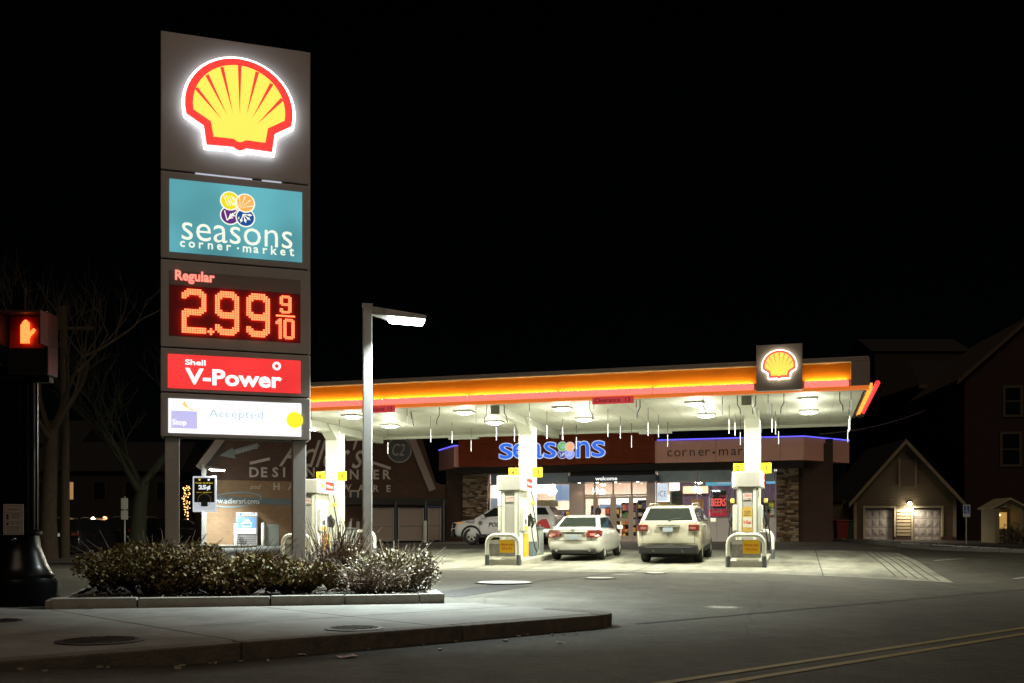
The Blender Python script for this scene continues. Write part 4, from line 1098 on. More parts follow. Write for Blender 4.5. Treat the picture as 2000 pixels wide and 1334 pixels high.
# ================================================================ vehicles
car_white = mat('car_white', (.72, .73, .68), .28, coat=.6)
car_pearl = mat('car_pearl', (.50, .48, .39), .28, coat=.6)
car_dark = mat('car_dark', (.02, .02, .024), .25, coat=.6)
car_glass = mat('car_glass', (.016, .02, .018), .06, spec=.45)
tail_red = mat('tail_red', (.16, .022, .018), .2, coat=.6)
tail_clear = mat('tail_clear', (.34, .15, .12), .2, coat=.6)
cladding = mat('cladding', (.012, .012, .012), .6)
under = mat('underbody', (.01, .01, .01), .9)
amber = mat('amber_lens', (.8, .35, .05), .25, emit=(1, .4, .05), strength=.15)
headlamp = mat('headlamp', (.7, .72, .75), .15, coat=.5)
def loft(stations):
    n = len(stations[0]); vs = []; fs = []; m = 2 * n - 2
    for st in stations:
        ring = [(x, y, z) for x, y, z in st] + [(x, -y, z) for x, y, z in reversed(st[1:-1])]
        vs += ring
    for i in range(len(stations) - 1):
        for k in range(m): fs.append([i * m + k, i * m + (k + 1) % m, (i + 1) * m + (k + 1) % m, (i + 1) * m + k])
    fs.append(list(range(m))); fs.append([(len(stations) - 1) * m + k for k in range(m)][::-1])
    return MB().add(vs, fs)
def cut(ob, cutters):
    tmp = []
    ss = ob.modifiers.new('s', 'SUBSURF'); ss.levels = ss.render_levels = 2
    for c in cutters:
        md = ob.modifiers.new('b', 'BOOLEAN'); md.operation = 'DIFFERENCE'; md.solver = 'EXACT'; md.object = c; tmp.append(c)
    bpy.context.view_layer.update()
    dg = bpy.context.evaluated_depsgraph_get()
    me = bpy.data.meshes.new_from_object(ob.evaluated_get(dg), depsgraph=dg)
    ob.modifiers.clear(); ob.data = me
    for c in tmp: bpy.data.objects.remove(c)
def wheel(parent, x, y, r, w, spokes=5, rim_m=None):
    s_ = 1 if y > 0 else -1
    prof = [(r * .62, -w / 2), (r * .9, -w / 2), (r, -w * .32), (r, w * .32), (r * .9, w / 2), (r * .62, w / 2), (r * .60, 0), (r * .62, -w / 2)]
    o = MB().lathe(prof, 'y', (0, 0, 0), 26).build('wheel', rubber, parent, smooth=40, loc=(x, y, r))
    m = MB(); yo = s_ * w * .40
    m.lathe([(r * .66, yo), (r * .60, yo + s_ * .012), (r * .55, yo - s_ * .02)], 'y', n=26)
    m.lathe([(0, yo + s_ * .012), (r * .17, yo + s_ * .012), (r * .19, yo - s_ * .01)], 'y', n=14)
    for k in range(spokes):
        t = 2 * math.pi * k / spokes + .3; c, s2 = math.cos(t), math.sin(t)
        a, b = r * .12, r * .60; w1, w2 = r * .085, r * .12
        m.add([(a * c - w1 * s2, yo, a * s2 + w1 * c), (a * c + w1 * s2, yo, a * s2 - w1 * c), (b * c + w2 * s2, yo - s_ * .004, b * s2 - w2 * c), (b * c - w2 * s2, yo - s_ * .004, b * s2 + w2 * c)], [[0, 1, 2, 3]])
    m.build('rim', rim_m or steel, o)
    MB().lathe([(0, yo - s_ * .06), (r * .6, yo - s_ * .06)], 'y', n=20).build('brake_disc', under, o)
    return o
def quad_inset(P, mx0, mx1, mz0, mz1, off):
    """P: 4 corners (a b c d, bottom-left first); returns an inset quad pushed out by off"""
    a, b, c, d = [Vector(p) for p in P]
    f = lambda u_, v_: a * (1 - u_) * (1 - v_) + b * u_ * (1 - v_) + c * u_ * v_ + d * (1 - u_) * v_
    n = (b - a).cross(d - a).normalized() * off
    return [f(mx0, mz0) + n, f(mx1, mz0) + n, f(mx1, mz1) + n, f(mx0, mz1) + n]
def car(name, label, kind, loc, rz, paint, scale=1.0, group=None, pitch=.0, police=False, detail=True):
    t = thing(name, label, {'sedan': 'car', 'suv': 'car'}[kind], loc, rz, group)
    t.rotation_euler = (0, pitch, rz); t.scale = (scale,) * 3
    if kind == 'sedan':
        L, wb0, wb1, rw, tw = 4.86, .98, 3.78, .33, .22
        S = [[(.12, 0, .32), (.12, .58, .32), (.05, .74, .42), (.0, .78, .58), (.06, .80, .76), (.10, .74, .99), (.10, .62, 1.06), (.04, 0, 1.09)],
             [(.22, 0, .24), (.22, .68, .24), (.16, .83, .36), (.10, .88, .57), (.14, .88, .78), (.22, .83, .99), (.24, .70, 1.075), (.20, 0, 1.11)],
             [(.55, 0, .20), (.55, .74, .20), (.55, .88, .34), (.55, .915, .57), (.55, .91, .80), (.55, .86, .99), (.55, .74, 1.07), (.55, 0, 1.12)],
             [(1.4, 0, .18), (1.4, .76, .18), (1.4, .89, .30), (1.4, .915, .57), (1.4, .91, .82), (1.4, .87, .98), (1.4, .76, 1.02), (1.4, 0, 1.05)],
             [(2.6, 0, .18), (2.6, .76, .18), (2.6, .89, .30), (2.6, .915, .57), (2.6, .905, .80), (2.6, .87, .95), (2.6, .76, .99), (2.6, 0, 1.02)],
             [(3.6, 0, .19), (3.6, .74, .19), (3.6, .88, .32), (3.6, .91, .57), (3.6, .89, .76), (3.6, .83, .90), (3.6, .70, .96), (3.6, 0, 1.0)],
             [(4.4, 0, .20), (4.4, .68, .20), (4.4, .83, .34), (4.4, .86, .54), (4.4, .83, .68), (4.4, .75, .78), (4.4, .6, .83), (4.4, 0, .88)],
             [(4.84, 0, .28), (4.84, .45, .28), (4.80, .60, .36), (4.82, .62, .50), (4.80, .60, .60), (4.72, .54, .68), (4.66, .44, .72), (4.70, 0, .74)]]
        C = dict(rb=(.50, .80, 1.03), rt=(1.30, .60, 1.435), mt=(2.05, .62, 1.475), ft=(2.75, .60, 1.43), fb=(3.65, .78, .96), zb=1.0)
    else:
        L, wb0, wb1, rw, tw = 5.1, 1.05, 4.06, .385, .26
        S = [[(.16, 0, .40), (.16, .68, .40), (.04, .84, .46), (.0, .88, .66), (.06, .90, .96), (.10, .86, 1.24), (.12, .80, 1.31), (.10, 0, 1.33)],
             [(.28, 0, .30), (.28, .74, .30), (.18, .94, .42), (.12, .98, .66), (.14, .99, .96), (.18, .94, 1.25), (.22, .86, 1.32), (.22, 0, 1.35)],
             [(.7, 0, .26), (.7, .80, .26), (.7, .96, .38), (.7, 1.0, .66), (.7, 1.0, .96), (.7, .95, 1.24), (.7, .88, 1.30), (.7, 0, 1.34)],
             [(2.6, 0, .25), (2.6, .80, .25), (2.6, .96, .36), (2.6, .99, .66), (2.6, .99, .92), (2.6, .95, 1.16), (2.6, .86, 1.22), (2.6, 0, 1.26)],
             [(3.8, 0, .26), (3.8, .80, .26), (3.8, .96, .38), (3.8, .99, .66), (3.8, .97, .90), (3.8, .92, 1.10), (3.8, .80, 1.17), (3.8, 0, 1.22)],
             [(4.7, 0, .28), (4.7, .74, .28), (4.7, .90, .42), (4.7, .93, .64), (4.7, .91, .84), (4.7, .84, 1.02), (4.7, .70, 1.08), (4.7, 0, 1.12)],
             [(5.08, 0, .34), (5.08, .6, .34), (5.04, .74, .44), (5.06, .76, .62), (5.04, .74, .80), (4.98, .68, .94), (4.92, .56, 1.0), (4.96, 0, 1.02)]]
        C = dict(rb=(.14, .90, 1.28), rt=(.50, .70, 1.735), mt=(1.9, .72, 1.785), ft=(3.0, .70, 1.735), fb=(3.95, .88, 1.17), zb=1.2)
    b = loft(S).build('body', paint, t)
    cs = []
    for x in (wb0, wb1):
        for s_ in (-1, 1):
            c = MB().cyl((x, s_ * (.55 if kind == 'sedan' else .6), rw), (x, s_ * 1.3, rw), rw + .055, 24).build('cutter', under); cs.append(c)
    cut(b, cs)
    b.data.shade_smooth(); b.data.set_sharp_from_angle(angle=R(40))
    bm_ = bmesh.new(); bm_.from_mesh(b.data); bvh = BVHTree.FromBMesh(bm_); bm_.free()
    def skin_y(x, z, s_):
        h = bvh.ray_cast(Vector((x, s_ * 2.0, z)), Vector((0, -s_, 0)))
        return h[0].y if h[0] is not None else s_ * .9
    def skin_x(y, z):
        h = bvh.ray_cast(Vector((-1.0, y, z)), Vector((1, 0, 0)))
        return h[0].x if h[0] is not None else .1
    hw = .905 if kind == 'sedan' else .985
    for x in (wb0, wb1):
        for s_ in (-1, 1): wheel(t, x, s_ * (hw - tw / 2 - .03), rw, tw, 5 if kind == 'suv' else 7)
    MB().b2(.5, L - .6, -.6, .6, .17, .40).build('underbody', under, t)
    # cabin: roof and pillars, with windows set on it
    rb, rt, mt, ft, fb = C['rb'], C['rt'], C['mt'], C['ft'], C['fb']
    pts = [rb, rt, mt, ft, fb]; vs = []; fs = []
    for (x, y, z) in pts: vs += [(x, y, z), (x, -y, z)]
    low = [(rb[0], rb[1], C['zb'] - .15), (fb[0], fb[1], C['zb'] - .15)]
    vs += [(low[0][0], low[0][1], low[0][2]), (low[0][0], -low[0][1], low[0][2]), (low[1][0], low[1][1], low[1][2]), (low[1][0], -low[1][1], low[1][2])]
    fs = [[0, 1, 3, 2], [2, 3, 5, 4], [4, 5, 7, 6], [6, 7, 9, 8], [10, 0, 2, 4, 6, 8, 12], [11, 13, 9, 7, 5, 3, 1], [10, 11, 1, 0], [12, 8, 9, 13], [10, 12, 13, 11]]
    cb = MB().add(vs, fs).build('cabin', paint, t, bevel=.045, seg=3, smooth=50)
    def pane(nm, P, a=.07, bb=.93, c=.10, d=.90, off=.010, m_=car_glass):
        q = quad_inset(P, a, bb, c, d, off); n = (q[1] - q[0]).cross(q[3] - q[0]).normalized() * .02
        return MB().add([tuple(p) for p in q] + [tuple(p - n) for p in q], [[0, 1, 2, 3], [0, 4, 5, 1], [1, 5, 6, 2], [2, 6, 7, 3], [3, 7, 4, 0]]).build(nm, m_, cb, fix=False)
    V3 = lambda p, s_: (p[0], p[1] * s_, p[2])
    pane('rear_window', [V3(rb, 1), V3(rb, -1), V3(rt, -1), V3(rt, 1)], .08, .92, .16 if kind == 'sedan' else .10, .92)
    pane('windscreen', [V3(fb, -1), V3(fb, 1), V3(ft, 1), V3(ft, -1)], .06, .94, .1, .92)
    for s_ in (-1, 1):
        if kind == 'sedan':
            spans = [((.86, 1.08), (1.92, 1.05), (1.92, 1.40), (1.38, 1.385)), ((1.98, 1.05), (3.22, 1.0), (2.70, 1.375), (1.98, 1.40))]
        else:
            spans = [((.42, 1.34), (1.28, 1.33), (1.28, 1.67), (.62, 1.66)), ((1.36, 1.33), (2.45, 1.29), (2.45, 1.68), (1.36, 1.69)), ((2.52, 1.29), (3.62, 1.24), (3.02, 1.66), (2.52, 1.68))]
        for P in spans:
            def yy(x, z):
                k_ = (z - fb[2]) / (mt[2] - fb[2]) if kind == 'sedan' else (z - 1.22) / (mt[2] - 1.22)
                return lerp(rb[1] if x < 2 else fb[1] , mt[1], min(1, max(0, k_))) + .012
            q = [Vector((x, s_ * yy(x, z), z)) for x, z in P]
            if s_ > 0: q = q[::-1]
            n = Vector((0, s_ * -.05, 0))
            MB().add([tuple(p) for p in q] + [tuple(p + n) for p in q], [[0, 1, 2, 3], [0, 4, 5, 1], [1, 5, 6, 2], [2, 6, 7, 3], [3, 7, 4, 0]]).build('side_window', car_glass, cb)
    # rear dress
    if detail:                                       # tailgate or boot-lid gap
        yy_, za, zb2_ = (.60, .66, 1.03) if kind == 'sedan' else (.80, .62, 1.26)
        path = [(-yy_, zb2_)] + [(-yy_, lerp(zb2_, za, k_ / 5)) for k_ in range(1, 6)] + [(lerp(-yy_, yy_, k_ / 8), za) for k_ in range(1, 9)] + [(yy_, lerp(za, zb2_, k_ / 5)) for k_ in range(1, 6)]
        MB().tube([(skin_x(y_, z_) - .001, y_, z_) for y_, z_ in path], .006, 4).build('lid_gap', under, t)
    if detail:
        pl = MB().box((-.0, 0, 0), (.02, .31, .155)).mesh('licence_plate', mat('plate_blue', (.35, .42, .5), .4))
    if kind == 'sedan' and detail:
        for s_ in (-1, 1):
            o = MB().add([(.075, s_ * .42, .90), (.02, s_ * .44, .80), (.03, s_ * .80, .78), (.28, s_ * .905, .83), (.42, s_ * .895, .95), (.16, s_ * .80, .985), (.085, s_ * .5, .97)], [[0, 1, 2, 3, 4, 5, 6]])
            n0 = len(o.v); o.v += [(x + .09, y * .93, z) for x, y, z in o.v[:7]]; o.f += [[i, i + 7, (i + 1) % 7 + 7, (i + 1) % 7] for i in range(7)]
            o.v = [(x - .055, y * 1.02, (z - .88) * 1.25 + .89) for x, y, z in o.v]
            tl = o.build('taillight', tail_red, t)
            MB().add([(.015, s_ * .56, .90), (.0, s_ * .58, .83), (.015, s_ * .74, .82), (.05, s_ * .76, .91)], [[0, 1, 2, 3]]).build('taillight_lens', tail_clear, tl).location.x = -.06
            MB().cyl((-.02, s_ * .55, .36), (.25, s_ * .55, .36), .05, 14).build('exhaust', chrome, t, smooth=40)
        MB().b2(-.025, .10, -.40, .40, .915, .955).build('trunk_trim', chrome, t, bevel=.012)
        MB().b2(.02, .09, -.68, .68, 1.085, 1.115).build('spoiler', paint, t, bevel=.012)
        MB().box((.018, 0, .785), (.03, .60, .20)).build('plate_recess', mat('recess', (.40, .41, .38), .4), t, bevel=.008)
        link('licence_plate', pl, t, (.0, 0, .785)); MB().b2(.005, .02, -.18, .18, .695, .875).build('plate_frame', black_ink, t)
        MB().lathe([(.03, 0), (.055, 0), (.055, .012), (.03, .012)], 'y', n=18).build('badge', chrome, t, loc=(.02, 0, 1.015), rz=R(90))
        MB().b2(.03, .4, -.74, .74, .24, .355).build('rear_skirt', cladding, t, bevel=.02)
    if kind == 'suv' and detail:
        for s_ in (-1, 1):
            tl = MB().b2(-.005, .24, s_ * .62, s_ * .945, 1.00, 1.20).build('taillight', tail_red, t, bevel=.025)
            MB().b2(-.012, .02, s_ * .66, s_ * .84, 1.06, 1.13).build('taillight_lens', tail_clear, tl)
            MB().tube([(.75, s_ * .66, 1.79), (.9, s_ * .66, 1.84), (2.7, s_ * .66, 1.84), (2.9, s_ * .66, 1.78)], .02, 8).build('roof_rail', steel, t, smooth=50)
            MB().cyl((.0, s_ * .45, .40), (.3, s_ * .45, .40), .045, 12).build('exhaust', chrome, t)
        MB().b2(.0, .4, -.90, .90, .30, .56).build('rear_bumper', cladding, t, bevel=.04)
        MB().b2(-.006, .01, -.70, .70, .50, .518).build('bumper_trim', chrome, t)
        MB().b2(-.012, .1, -.36, .36, 1.155, 1.185).build('plate_trim', chrome, t, bevel=.01)
        link('licence_plate', pl, t, (.022, 0, 1.06))
        MB().tube([(.16, 0, 1.30), (.17, -.12, 1.36), (.24, -.42, 1.40)], [.03, .02, .01], 6).build('wiper', black_ink, t)
        MB().b2(-.01, .04, -.05, .05, .87, .90).build('badge', chrome, t)
        for s_ in (-1, 1): MB().b2(1.5, 3.6, s_ * .90, s_ * .968, .34, .50).build('sill_cladding', cladding, t)
    for s_ in (-1, 1):
        xm_ = 3.15 if kind == 'sedan' else 3.45; zm_ = 1.03 if kind == 'sedan' else 1.27
        MB().box((xm_, s_ * (hw + .09), zm_), (.12, .20, .14)).build('mirror', paint, t, bevel=.035)
        for xh in ((1.55, 2.55) if kind == 'sedan' else (1.5, 2.6)):
            yh = skin_y(xh + .09, zm_ - .145, s_)
            MB().b2(xh, xh + .18, yh - s_ * .01, yh + s_ * .028, zm_ - .16, zm_ - .13).build('door_handle', paint if kind == 'sedan' else chrome, t)
        for xh in ((1.06, 1.95, 3.2) if kind == 'sedan' else (1.4, 2.5, 3.65)):
            vs_ = []; zs_ = [lerp(.36, zm_ - .07, k_ / 8) for k_ in range(9)]
            for z_ in zs_:
                y_ = skin_y(xh, z_, s_) + s_ * .003; vs_ += [(xh - .006, y_, z_), (xh + .006, y_, z_)]
            MB().add(vs_, [[2 * k_, 2 * k_ + 1, 2 * k_ + 3, 2 * k_ + 2] for k_ in range(8)]).build('door_gap', under, t, fix=False)
        hl = MB().b2(L - .72, L - .30, s_ * (.50), s_ * (.76 if kind == 'sedan' else .83), .66 if kind == 'sedan' else .90, .76 if kind == 'sedan' else 1.03).build('headlight', amber if police else headlamp, t, bevel=.03)
    if police:
        MB().tube([(L + .02, -.42, .40), (L + .10, -.42, .62), (L + .08, -.42, 1.0), (L + .08, .42, 1.0), (L + .10, .42, .62), (L + .02, .42, .40)], .045, 8).tube([(L + .1, -.42, .72), (L + .1, .42, .72)], .035, 8).build('push_bar', black_paint, t, smooth=50)
        MB().b2(L - .12, L + .05, -.80, .80, .32, .62).build('front_bumper', cladding, t, bevel=.04)
        for s_ in (1,):
            for nm_, x_, z_, w_, h_, m_ in (('POLICE', 4.10, .98, .42, .07, black_ink), ('POLICE', 2.75, .80, .95, .20, black_ink)):
                l = text('lettering', nm_, m_, t, (x_, s_ * 1.001, z_), rz=R(180), width=w_, height=h_, bold=.02, depth=.006, shear=.25)
            MB().plate(disc(0, 0, .10, 12), -.006, 0).build('crest', mat('crest_grey', (.15, .14, .12), .5), t, loc=(3.62, 1.0, .98), rz=R(180))
            MB().plate([(-.15, -.2), (.55, .22), (.75, .22), (.95, -.2), (.55, -.2), (.45, .0), (.25, -.2)], -.006, 0).build('side_mark', red_ink, t, loc=(1.25, 1.0, .92), rz=R(180))
        MB().tube([(3.35, .9, 1.22), (3.42, .98, 1.32), (3.42, 1.02, 1.36)], [.02, .02, .07], 8).build('spot_lamp', black_ink, t)
        for x in (wb0, wb1):
            MB().tube([(x + (rw + .065) * math.cos(R(a)), .985, rw + (rw + .065) * math.sin(R(a))) for a in range(-10, 191, 20)], .05, 6).build('arch_trim', cladding, t)
        MB().b2(1.5, 3.6, .90, .97, .32, .46).build('sill_cladding', cladding, t)
    return t
PITCH = -math.atan(.0333)
car('sedan', 'white sedan parked at the pumps, seen from behind', 'sedan', (-6.69, 29.75, ground_z(-6.69, 29.75) + .005), R(90), car_white, .94, pitch=PITCH)
car('sport_utility', 'pearl white SUV with roof rails and black bumper beside the pumps', 'suv', (-3.67, 28.75, ground_z(-3.67, 28.75) + .005), R(90), car_pearl, .94, pitch=PITCH)
car('police_vehicle', 'white police SUV with black push bar parked along the shop front', 'suv', (-10.0, 42.4, ground_z(-10, 42.4) + .002), R(180), mat('police_white', (.70, .69, .72), .3, coat=.5), .96, police=True, detail=False)

# ================================================================ person at the shop door, mostly behind the sedan
def person(loc, rz):
    t = thing('person', 'person in a dark hooded jacket standing behind the white sedan', 'person', loc, rz)
    def skin(name, verts, edges, m, parent, lv=1):
        me = bpy.data.meshes.new(name); me.from_pydata([v[:3] for v in verts], edges, [])
        ob = bpy.data.objects.new(name, me); COL.objects.link(ob)
        md = ob.modifiers.new('s', 'SKIN'); md.use_smooth_shade = True
        for i, v in enumerate(verts):
            r_ = v[3]; me.skin_vertices[0].data[i].radius = r_ if isinstance(r_, tuple) else (r_, r_)
        me.skin_vertices[0].data[0].use_root = True
        sd = ob.modifiers.new('d', 'SUBSURF'); sd.levels = sd.render_levels = lv
        bpy.context.view_layer.update(); dg = bpy.context.evaluated_depsgraph_get()
        nm = bpy.data.meshes.new_from_object(ob.evaluated_get(dg), depsgraph=dg); bpy.data.objects.remove(ob)
        nm.materials.clear(); nm.materials.append(m); nm.shade_smooth()
        return link(name, nm, parent)
    jacket = mat('jacket_dark', (.02, .016, .016), .8); skinm = mat('skin', (.32, .17, .11), .55)
    V = [(0, 0, .92, (.16, .11)), (0, 0, 1.12, (.15, .10)), (0, 0, 1.30, (.18, .11)), (0, 0, 1.40, (.10, .08)), (0, .01, 1.46, (.055, .055)), (0, .015, 1.54, (.075, .085)), (0, .02, 1.62, (.08, .095)), (0, .01, 1.69, (.05, .06)),
         (.17, 0, 1.36, .065), (.24, .02, 1.12, .05), (.22, .12, .92, .04), (.21, .16, .84, (.03, .045)),
         (-.17, 0, 1.36, .065), (-.24, .02, 1.12, .05), (-.22, .12, .92, .04), (-.21, .16, .84, (.03, .045)),
         (.09, 0, .84, .085), (.10, .02, .48, .06), (.10, -.02, .09, .045), (.10, .10, .04, (.045, .035)),
         (-.09, 0, .84, .085), (-.10, .02, .48, .06), (-.10, -.02, .09, .045), (-.10, .10, .04, (.045, .035))]
    E = [(0, 1), (1, 2), (2, 3), (3, 4), (4, 5), (5, 6), (6, 7), (2, 8), (8, 9), (9, 10), (10, 11), (2, 12), (12, 13), (13, 14), (14, 15), (0, 16), (16, 17), (17, 18), (18, 19), (0, 20), (20, 21), (21, 22), (22, 23)]
    for base, s_ in ((11, 1), (15, -1)):
        bx, by, bz, _ = V[base]
        for k, (dx_, dy_, dz_) in enumerate(((.02, .02, -.085), (.008, .03, -.095), (-.006, .03, -.09), (-.02, .02, -.075), (-.03 * s_, .05, -.03))):
            V.append((bx + dx_, by + dy_ * .5, bz + dz_ * .5, .011)); V.append((bx + dx_, by + dy_, bz + dz_, .008))
            E += [(base, len(V) - 2), (len(V) - 2, len(V) - 1)]
    body = skin('body', V, E, skinm, t, 2)
    skin('jacket', [(0, 0, .80, (.19, .14)), (0, 0, 1.12, (.18, .13)), (0, 0, 1.30, (.205, .135)), (0, 0, 1.41, (.12, .10)), (.17, 0, 1.365, .085), (.245, .02, 1.12, .068), (.22, .12, .93, .055), (-.17, 0, 1.365, .085), (-.245, .02, 1.12, .068), (-.22, .12, .93, .055)], [(0, 1), (1, 2), (2, 3), (2, 4), (4, 5), (5, 6), (2, 7), (7, 8), (8, 9)], jacket, t, 2)
    skin('trousers', [(0, 0, .88, (.165, .12)), (.09, 0, .80, .10), (.10, .02, .48, .075), (.10, -.01, .10, .065), (-.09, 0, .80, .10), (-.10, .02, .48, .075), (-.10, -.01, .10, .065)], [(0, 1), (1, 2), (2, 3), (0, 4), (4, 5), (5, 6)], mat('denim', (.03, .035, .06), .8), t, 2)
    hood = MB().lathe([(0, .165), (.07, .145), (.115, .08), (.128, 0), (.115, -.08), (.10, -.15)], n=16).build('hood', mat('hair_dark', (.012, .009, .008), .7), t, smooth=60, loc=(0, -.025, 1.62))
    hood.rotation_euler = (R(18), 0, 0)
    for s_ in (-1, 1): MB().lathe([(0, .012), (.012, 0), (0, -.012)], n=8).build('eye', black_ink, body, loc=(s_ * .032, .108, 1.605))
    MB().add([(-.015, .105, 1.56), (.015, .105, 1.56), (0, .13, 1.565), (0, .105, 1.60)], [[0, 1, 2], [0, 2, 3], [1, 3, 2]]).build('nose', skinm, body)
    MB().b2(-.025, .025, .098, .106, 1.528, 1.538).build('mouth', mat('lips', (.25, .08, .07), .5), body)
    return t
A = at_v(1168, 1000, 36.2)
pr = person((A.x, 36.2, ground_z(A.x, 36.2) + .012), R(175))
pr.scale = (.9, .9, .9)

# ================================================================ brick building with painted lettering, beyond the forecourt
WA = math.atan2(.37, .93)                         # its wall, seen from the camera, runs away to the right
WX0, WD0 = -13.9, 45.0
bx, by = cam2w(WX0, WD0)
GB = .50
adl = thing('brick_building', 'long brick building with painted white lettering and pale roof trim', 'building', (bx, by, GB), WA + YAW)
def wal(px, py, off=0.0):
    a = (px - 1000) / FPX; c, s_ = math.cos(WA), math.sin(WA)
    x0, d0 = WX0 + off * math.sin(WA), WD0 - off * math.cos(WA)
    t = (a * d0 - x0) / (c - a * s_); d = d0 + s_ * t
    return t, EYE + d * (HORIZON - py) / FPX - GB
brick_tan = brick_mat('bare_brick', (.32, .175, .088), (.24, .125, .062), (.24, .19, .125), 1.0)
brick_red = brick_mat('shaded_brick', (.10, .046, .026), (.075, .034, .02), (.055, .032, .022), 1.0)  # same brick darkened: shade outside the lamp's reach put into its colour
LT, ztop = wal(870, 840)[0], wal(600, 780)[1]
t_a, z_a = wal(396, 905); t_b, z_b = wal(452, 845); t_c, z_c = wal(797, 845); t_d, z_d = wal(851, 950)
zb_ = wal(520, 950)[1]                            # darker shaded brick takes over above, following the lamp's cut-off
pl_ = [(0, -.3), (LT, -.3), (LT, z_d), (t_d, z_d), (t_c + .0, ztop + .3), (t_b + .9, ztop + .3), (t_a, z_a), (0, z_a)]
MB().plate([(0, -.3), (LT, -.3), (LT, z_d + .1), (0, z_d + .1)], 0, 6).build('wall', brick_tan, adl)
zsplit = wal(600, 925)[1]
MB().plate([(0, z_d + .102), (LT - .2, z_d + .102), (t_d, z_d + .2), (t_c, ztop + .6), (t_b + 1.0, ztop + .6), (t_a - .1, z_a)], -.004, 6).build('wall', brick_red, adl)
MB().plate([(wal(600, 960)[0], -.2), (LT, -.2), (LT, z_d + .10), (wal(600, 960)[0], z_d + .10)], -.006, -.001).build('wall', brick_red, adl)  # thin sheet over the dimmer right end, shade in its brick colour
trim = mat('roof_trim', (.26, .21, .18), .6)
def beam(name, p, q, w, m, y0=-.14, y1=.0):
    p, q = Vector(p), Vector(q); n = Vector((-(q - p).y, (q - p).x)).normalized() * w / 2
    return MB().plate([tuple(p - n), tuple(q - n), tuple(q + n), tuple(p + n)], y0, y1).build(name, m, adl)
beam('roof_trim', wal(388, 915), wal(441, 845), .34, trim)
beam('roof_trim', wal(843, 958), wal(795, 838), .36, trim)
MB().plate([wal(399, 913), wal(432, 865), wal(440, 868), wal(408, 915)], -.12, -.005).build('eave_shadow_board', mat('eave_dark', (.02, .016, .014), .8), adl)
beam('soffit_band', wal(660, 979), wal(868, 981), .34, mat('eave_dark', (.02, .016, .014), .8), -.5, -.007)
letw = mat('painted_letter', (.52, .46, .42), .8)
letc = mat('painted_cream', (.62, .58, .46), .8)
def wtext(s, px0, py0, px1, h, m, **kw):
    ta, za = wal(px0, py0); tb, zb = wal(px1, py0)
    return text('painted_lettering', s, m, adl, (ta, -.0065, za), width=tb - ta, height=h, depth=.004, align='LEFT', **kw)
for ch, px in zip('DESIGN', (487, 510, 532, 553, 572, 597)): 
    ta, za = wal(px, 932); text('painted_lettering', ch, letw, adl, (ta, -.0065, za), height=.46, bold=.025, depth=.004, align='LEFT')
for ch, px in zip('CENTER', (628, 655, 683, 711, 729, 748)):
    ta, za = wal(px, 936); text('painted_lettering', ch, letw, adl, (ta, -.0065, za), height=.46, bold=.025, depth=.004, align='LEFT')
for ch, px in zip('HARDWARE', (534, 562, 592, 625, 666, 699, 729, 755)):
    ta, za = wal(px, 957 + (px - 534) * .018); text('painted_lettering', ch, letw, adl, (ta, -.0065, za), height=.33, bold=.02, depth=.004, align='LEFT')
wtext('and', 488, 955, 510, .22, letc, shear=.35, bold=-.01)
wtext("Adler's", 545, 911, 712, 1.35, letw, shear=.45, bold=.0)
beam('painted_stroke', wal(488, 905), wal(527, 896), .13, letw, -.0105, -.0065)
beam('painted_stroke', wal(724, 902), wal(763, 915), .13, letw, -.0105, -.0065)
band = beam('painted_band', wal(425, 976), wal(573, 981), .30, mat('painted_slate', (.10, .13, .14), .8), -.0105, -.0065)
wtext('www.adlersri.com', 405, 983, 506, .24, white_ink, bold=.012).location.y = -.0115
ta, za = wal(459, 976)
m = MB(); E_ = []
for i in range(40):
    a0 = 2 * math.pi * i / 40
    E_.append(((1.20 + .06 * math.sin(a0)) * math.cos(a0) , .36 * math.sin(a0) + .10 * math.cos(a0)))
vs = [(ta + x, -.016, za + z) for x, z in E_] + [(ta + x * .93, -.016, za + z * .80) for x, z in E_]
m.add(vs, [[i, (i + 1) % 40, (i + 1) % 40 + 40, i + 40] for i in range(40)]).build('painted_ring', mat('ring_slate', (.20, .25, .27), .8), adl, fix=False)
# arrow with PARKING
ap = [wal(428, 890), wal(455, 874), wal(455, 879), wal(503, 865), wal(507, 872), wal(457, 889), wal(461, 896)]
MB().plate(ap, -.05, -.01).build('parking_arrow', mat('arrow_slate', (.17, .19, .20), .7), adl)
o = text('painted_lettering', 'PARKING', mat('arrow_letter', (.38, .38, .37), .7), adl, (wal(463, 887)[0], -.052, wal(463, 887)[1]), width=.95, height=.17, bold=.01, depth=.004, align='LEFT'); o.rotation_euler = (0, R(-17), 0)
tc_, zc_ = wal(779, 879)
bad = MB().plate(disc(tc_, zc_, .62, 28), -.05, -.006).build('round_sign', mat('round_dark', (.07, .07, .075), .7), adl)
MB().lathe([(.57, -.054), (.63, -.054), (.63, -.05), (.57, -.05)], 'y', (tc_, 0, zc_), 28).build('round_rim', mat('round_rim', (.3, .3, .29), .7), bad)
text('painted_lettering', 'C2', mat('round_letter', (.33, .32, .31), .7), bad, (tc_ - .03, -.052, zc_ - .28), width=.62, height=.58, shear=.3, depth=.004)
ta, za = wal(682, 975); tb, zb = wal(700, 958)
w = MB().b2(ta, tb, -.12, -.006, za, zb).build('window_unit', mat('unit_frame', (.4, .36, .33), .6), adl, bevel=.01)
MB().b2(ta + .08, tb - .08, -.125, -.1205, za + .07, zb - .07).build('grille', black_ink, w)
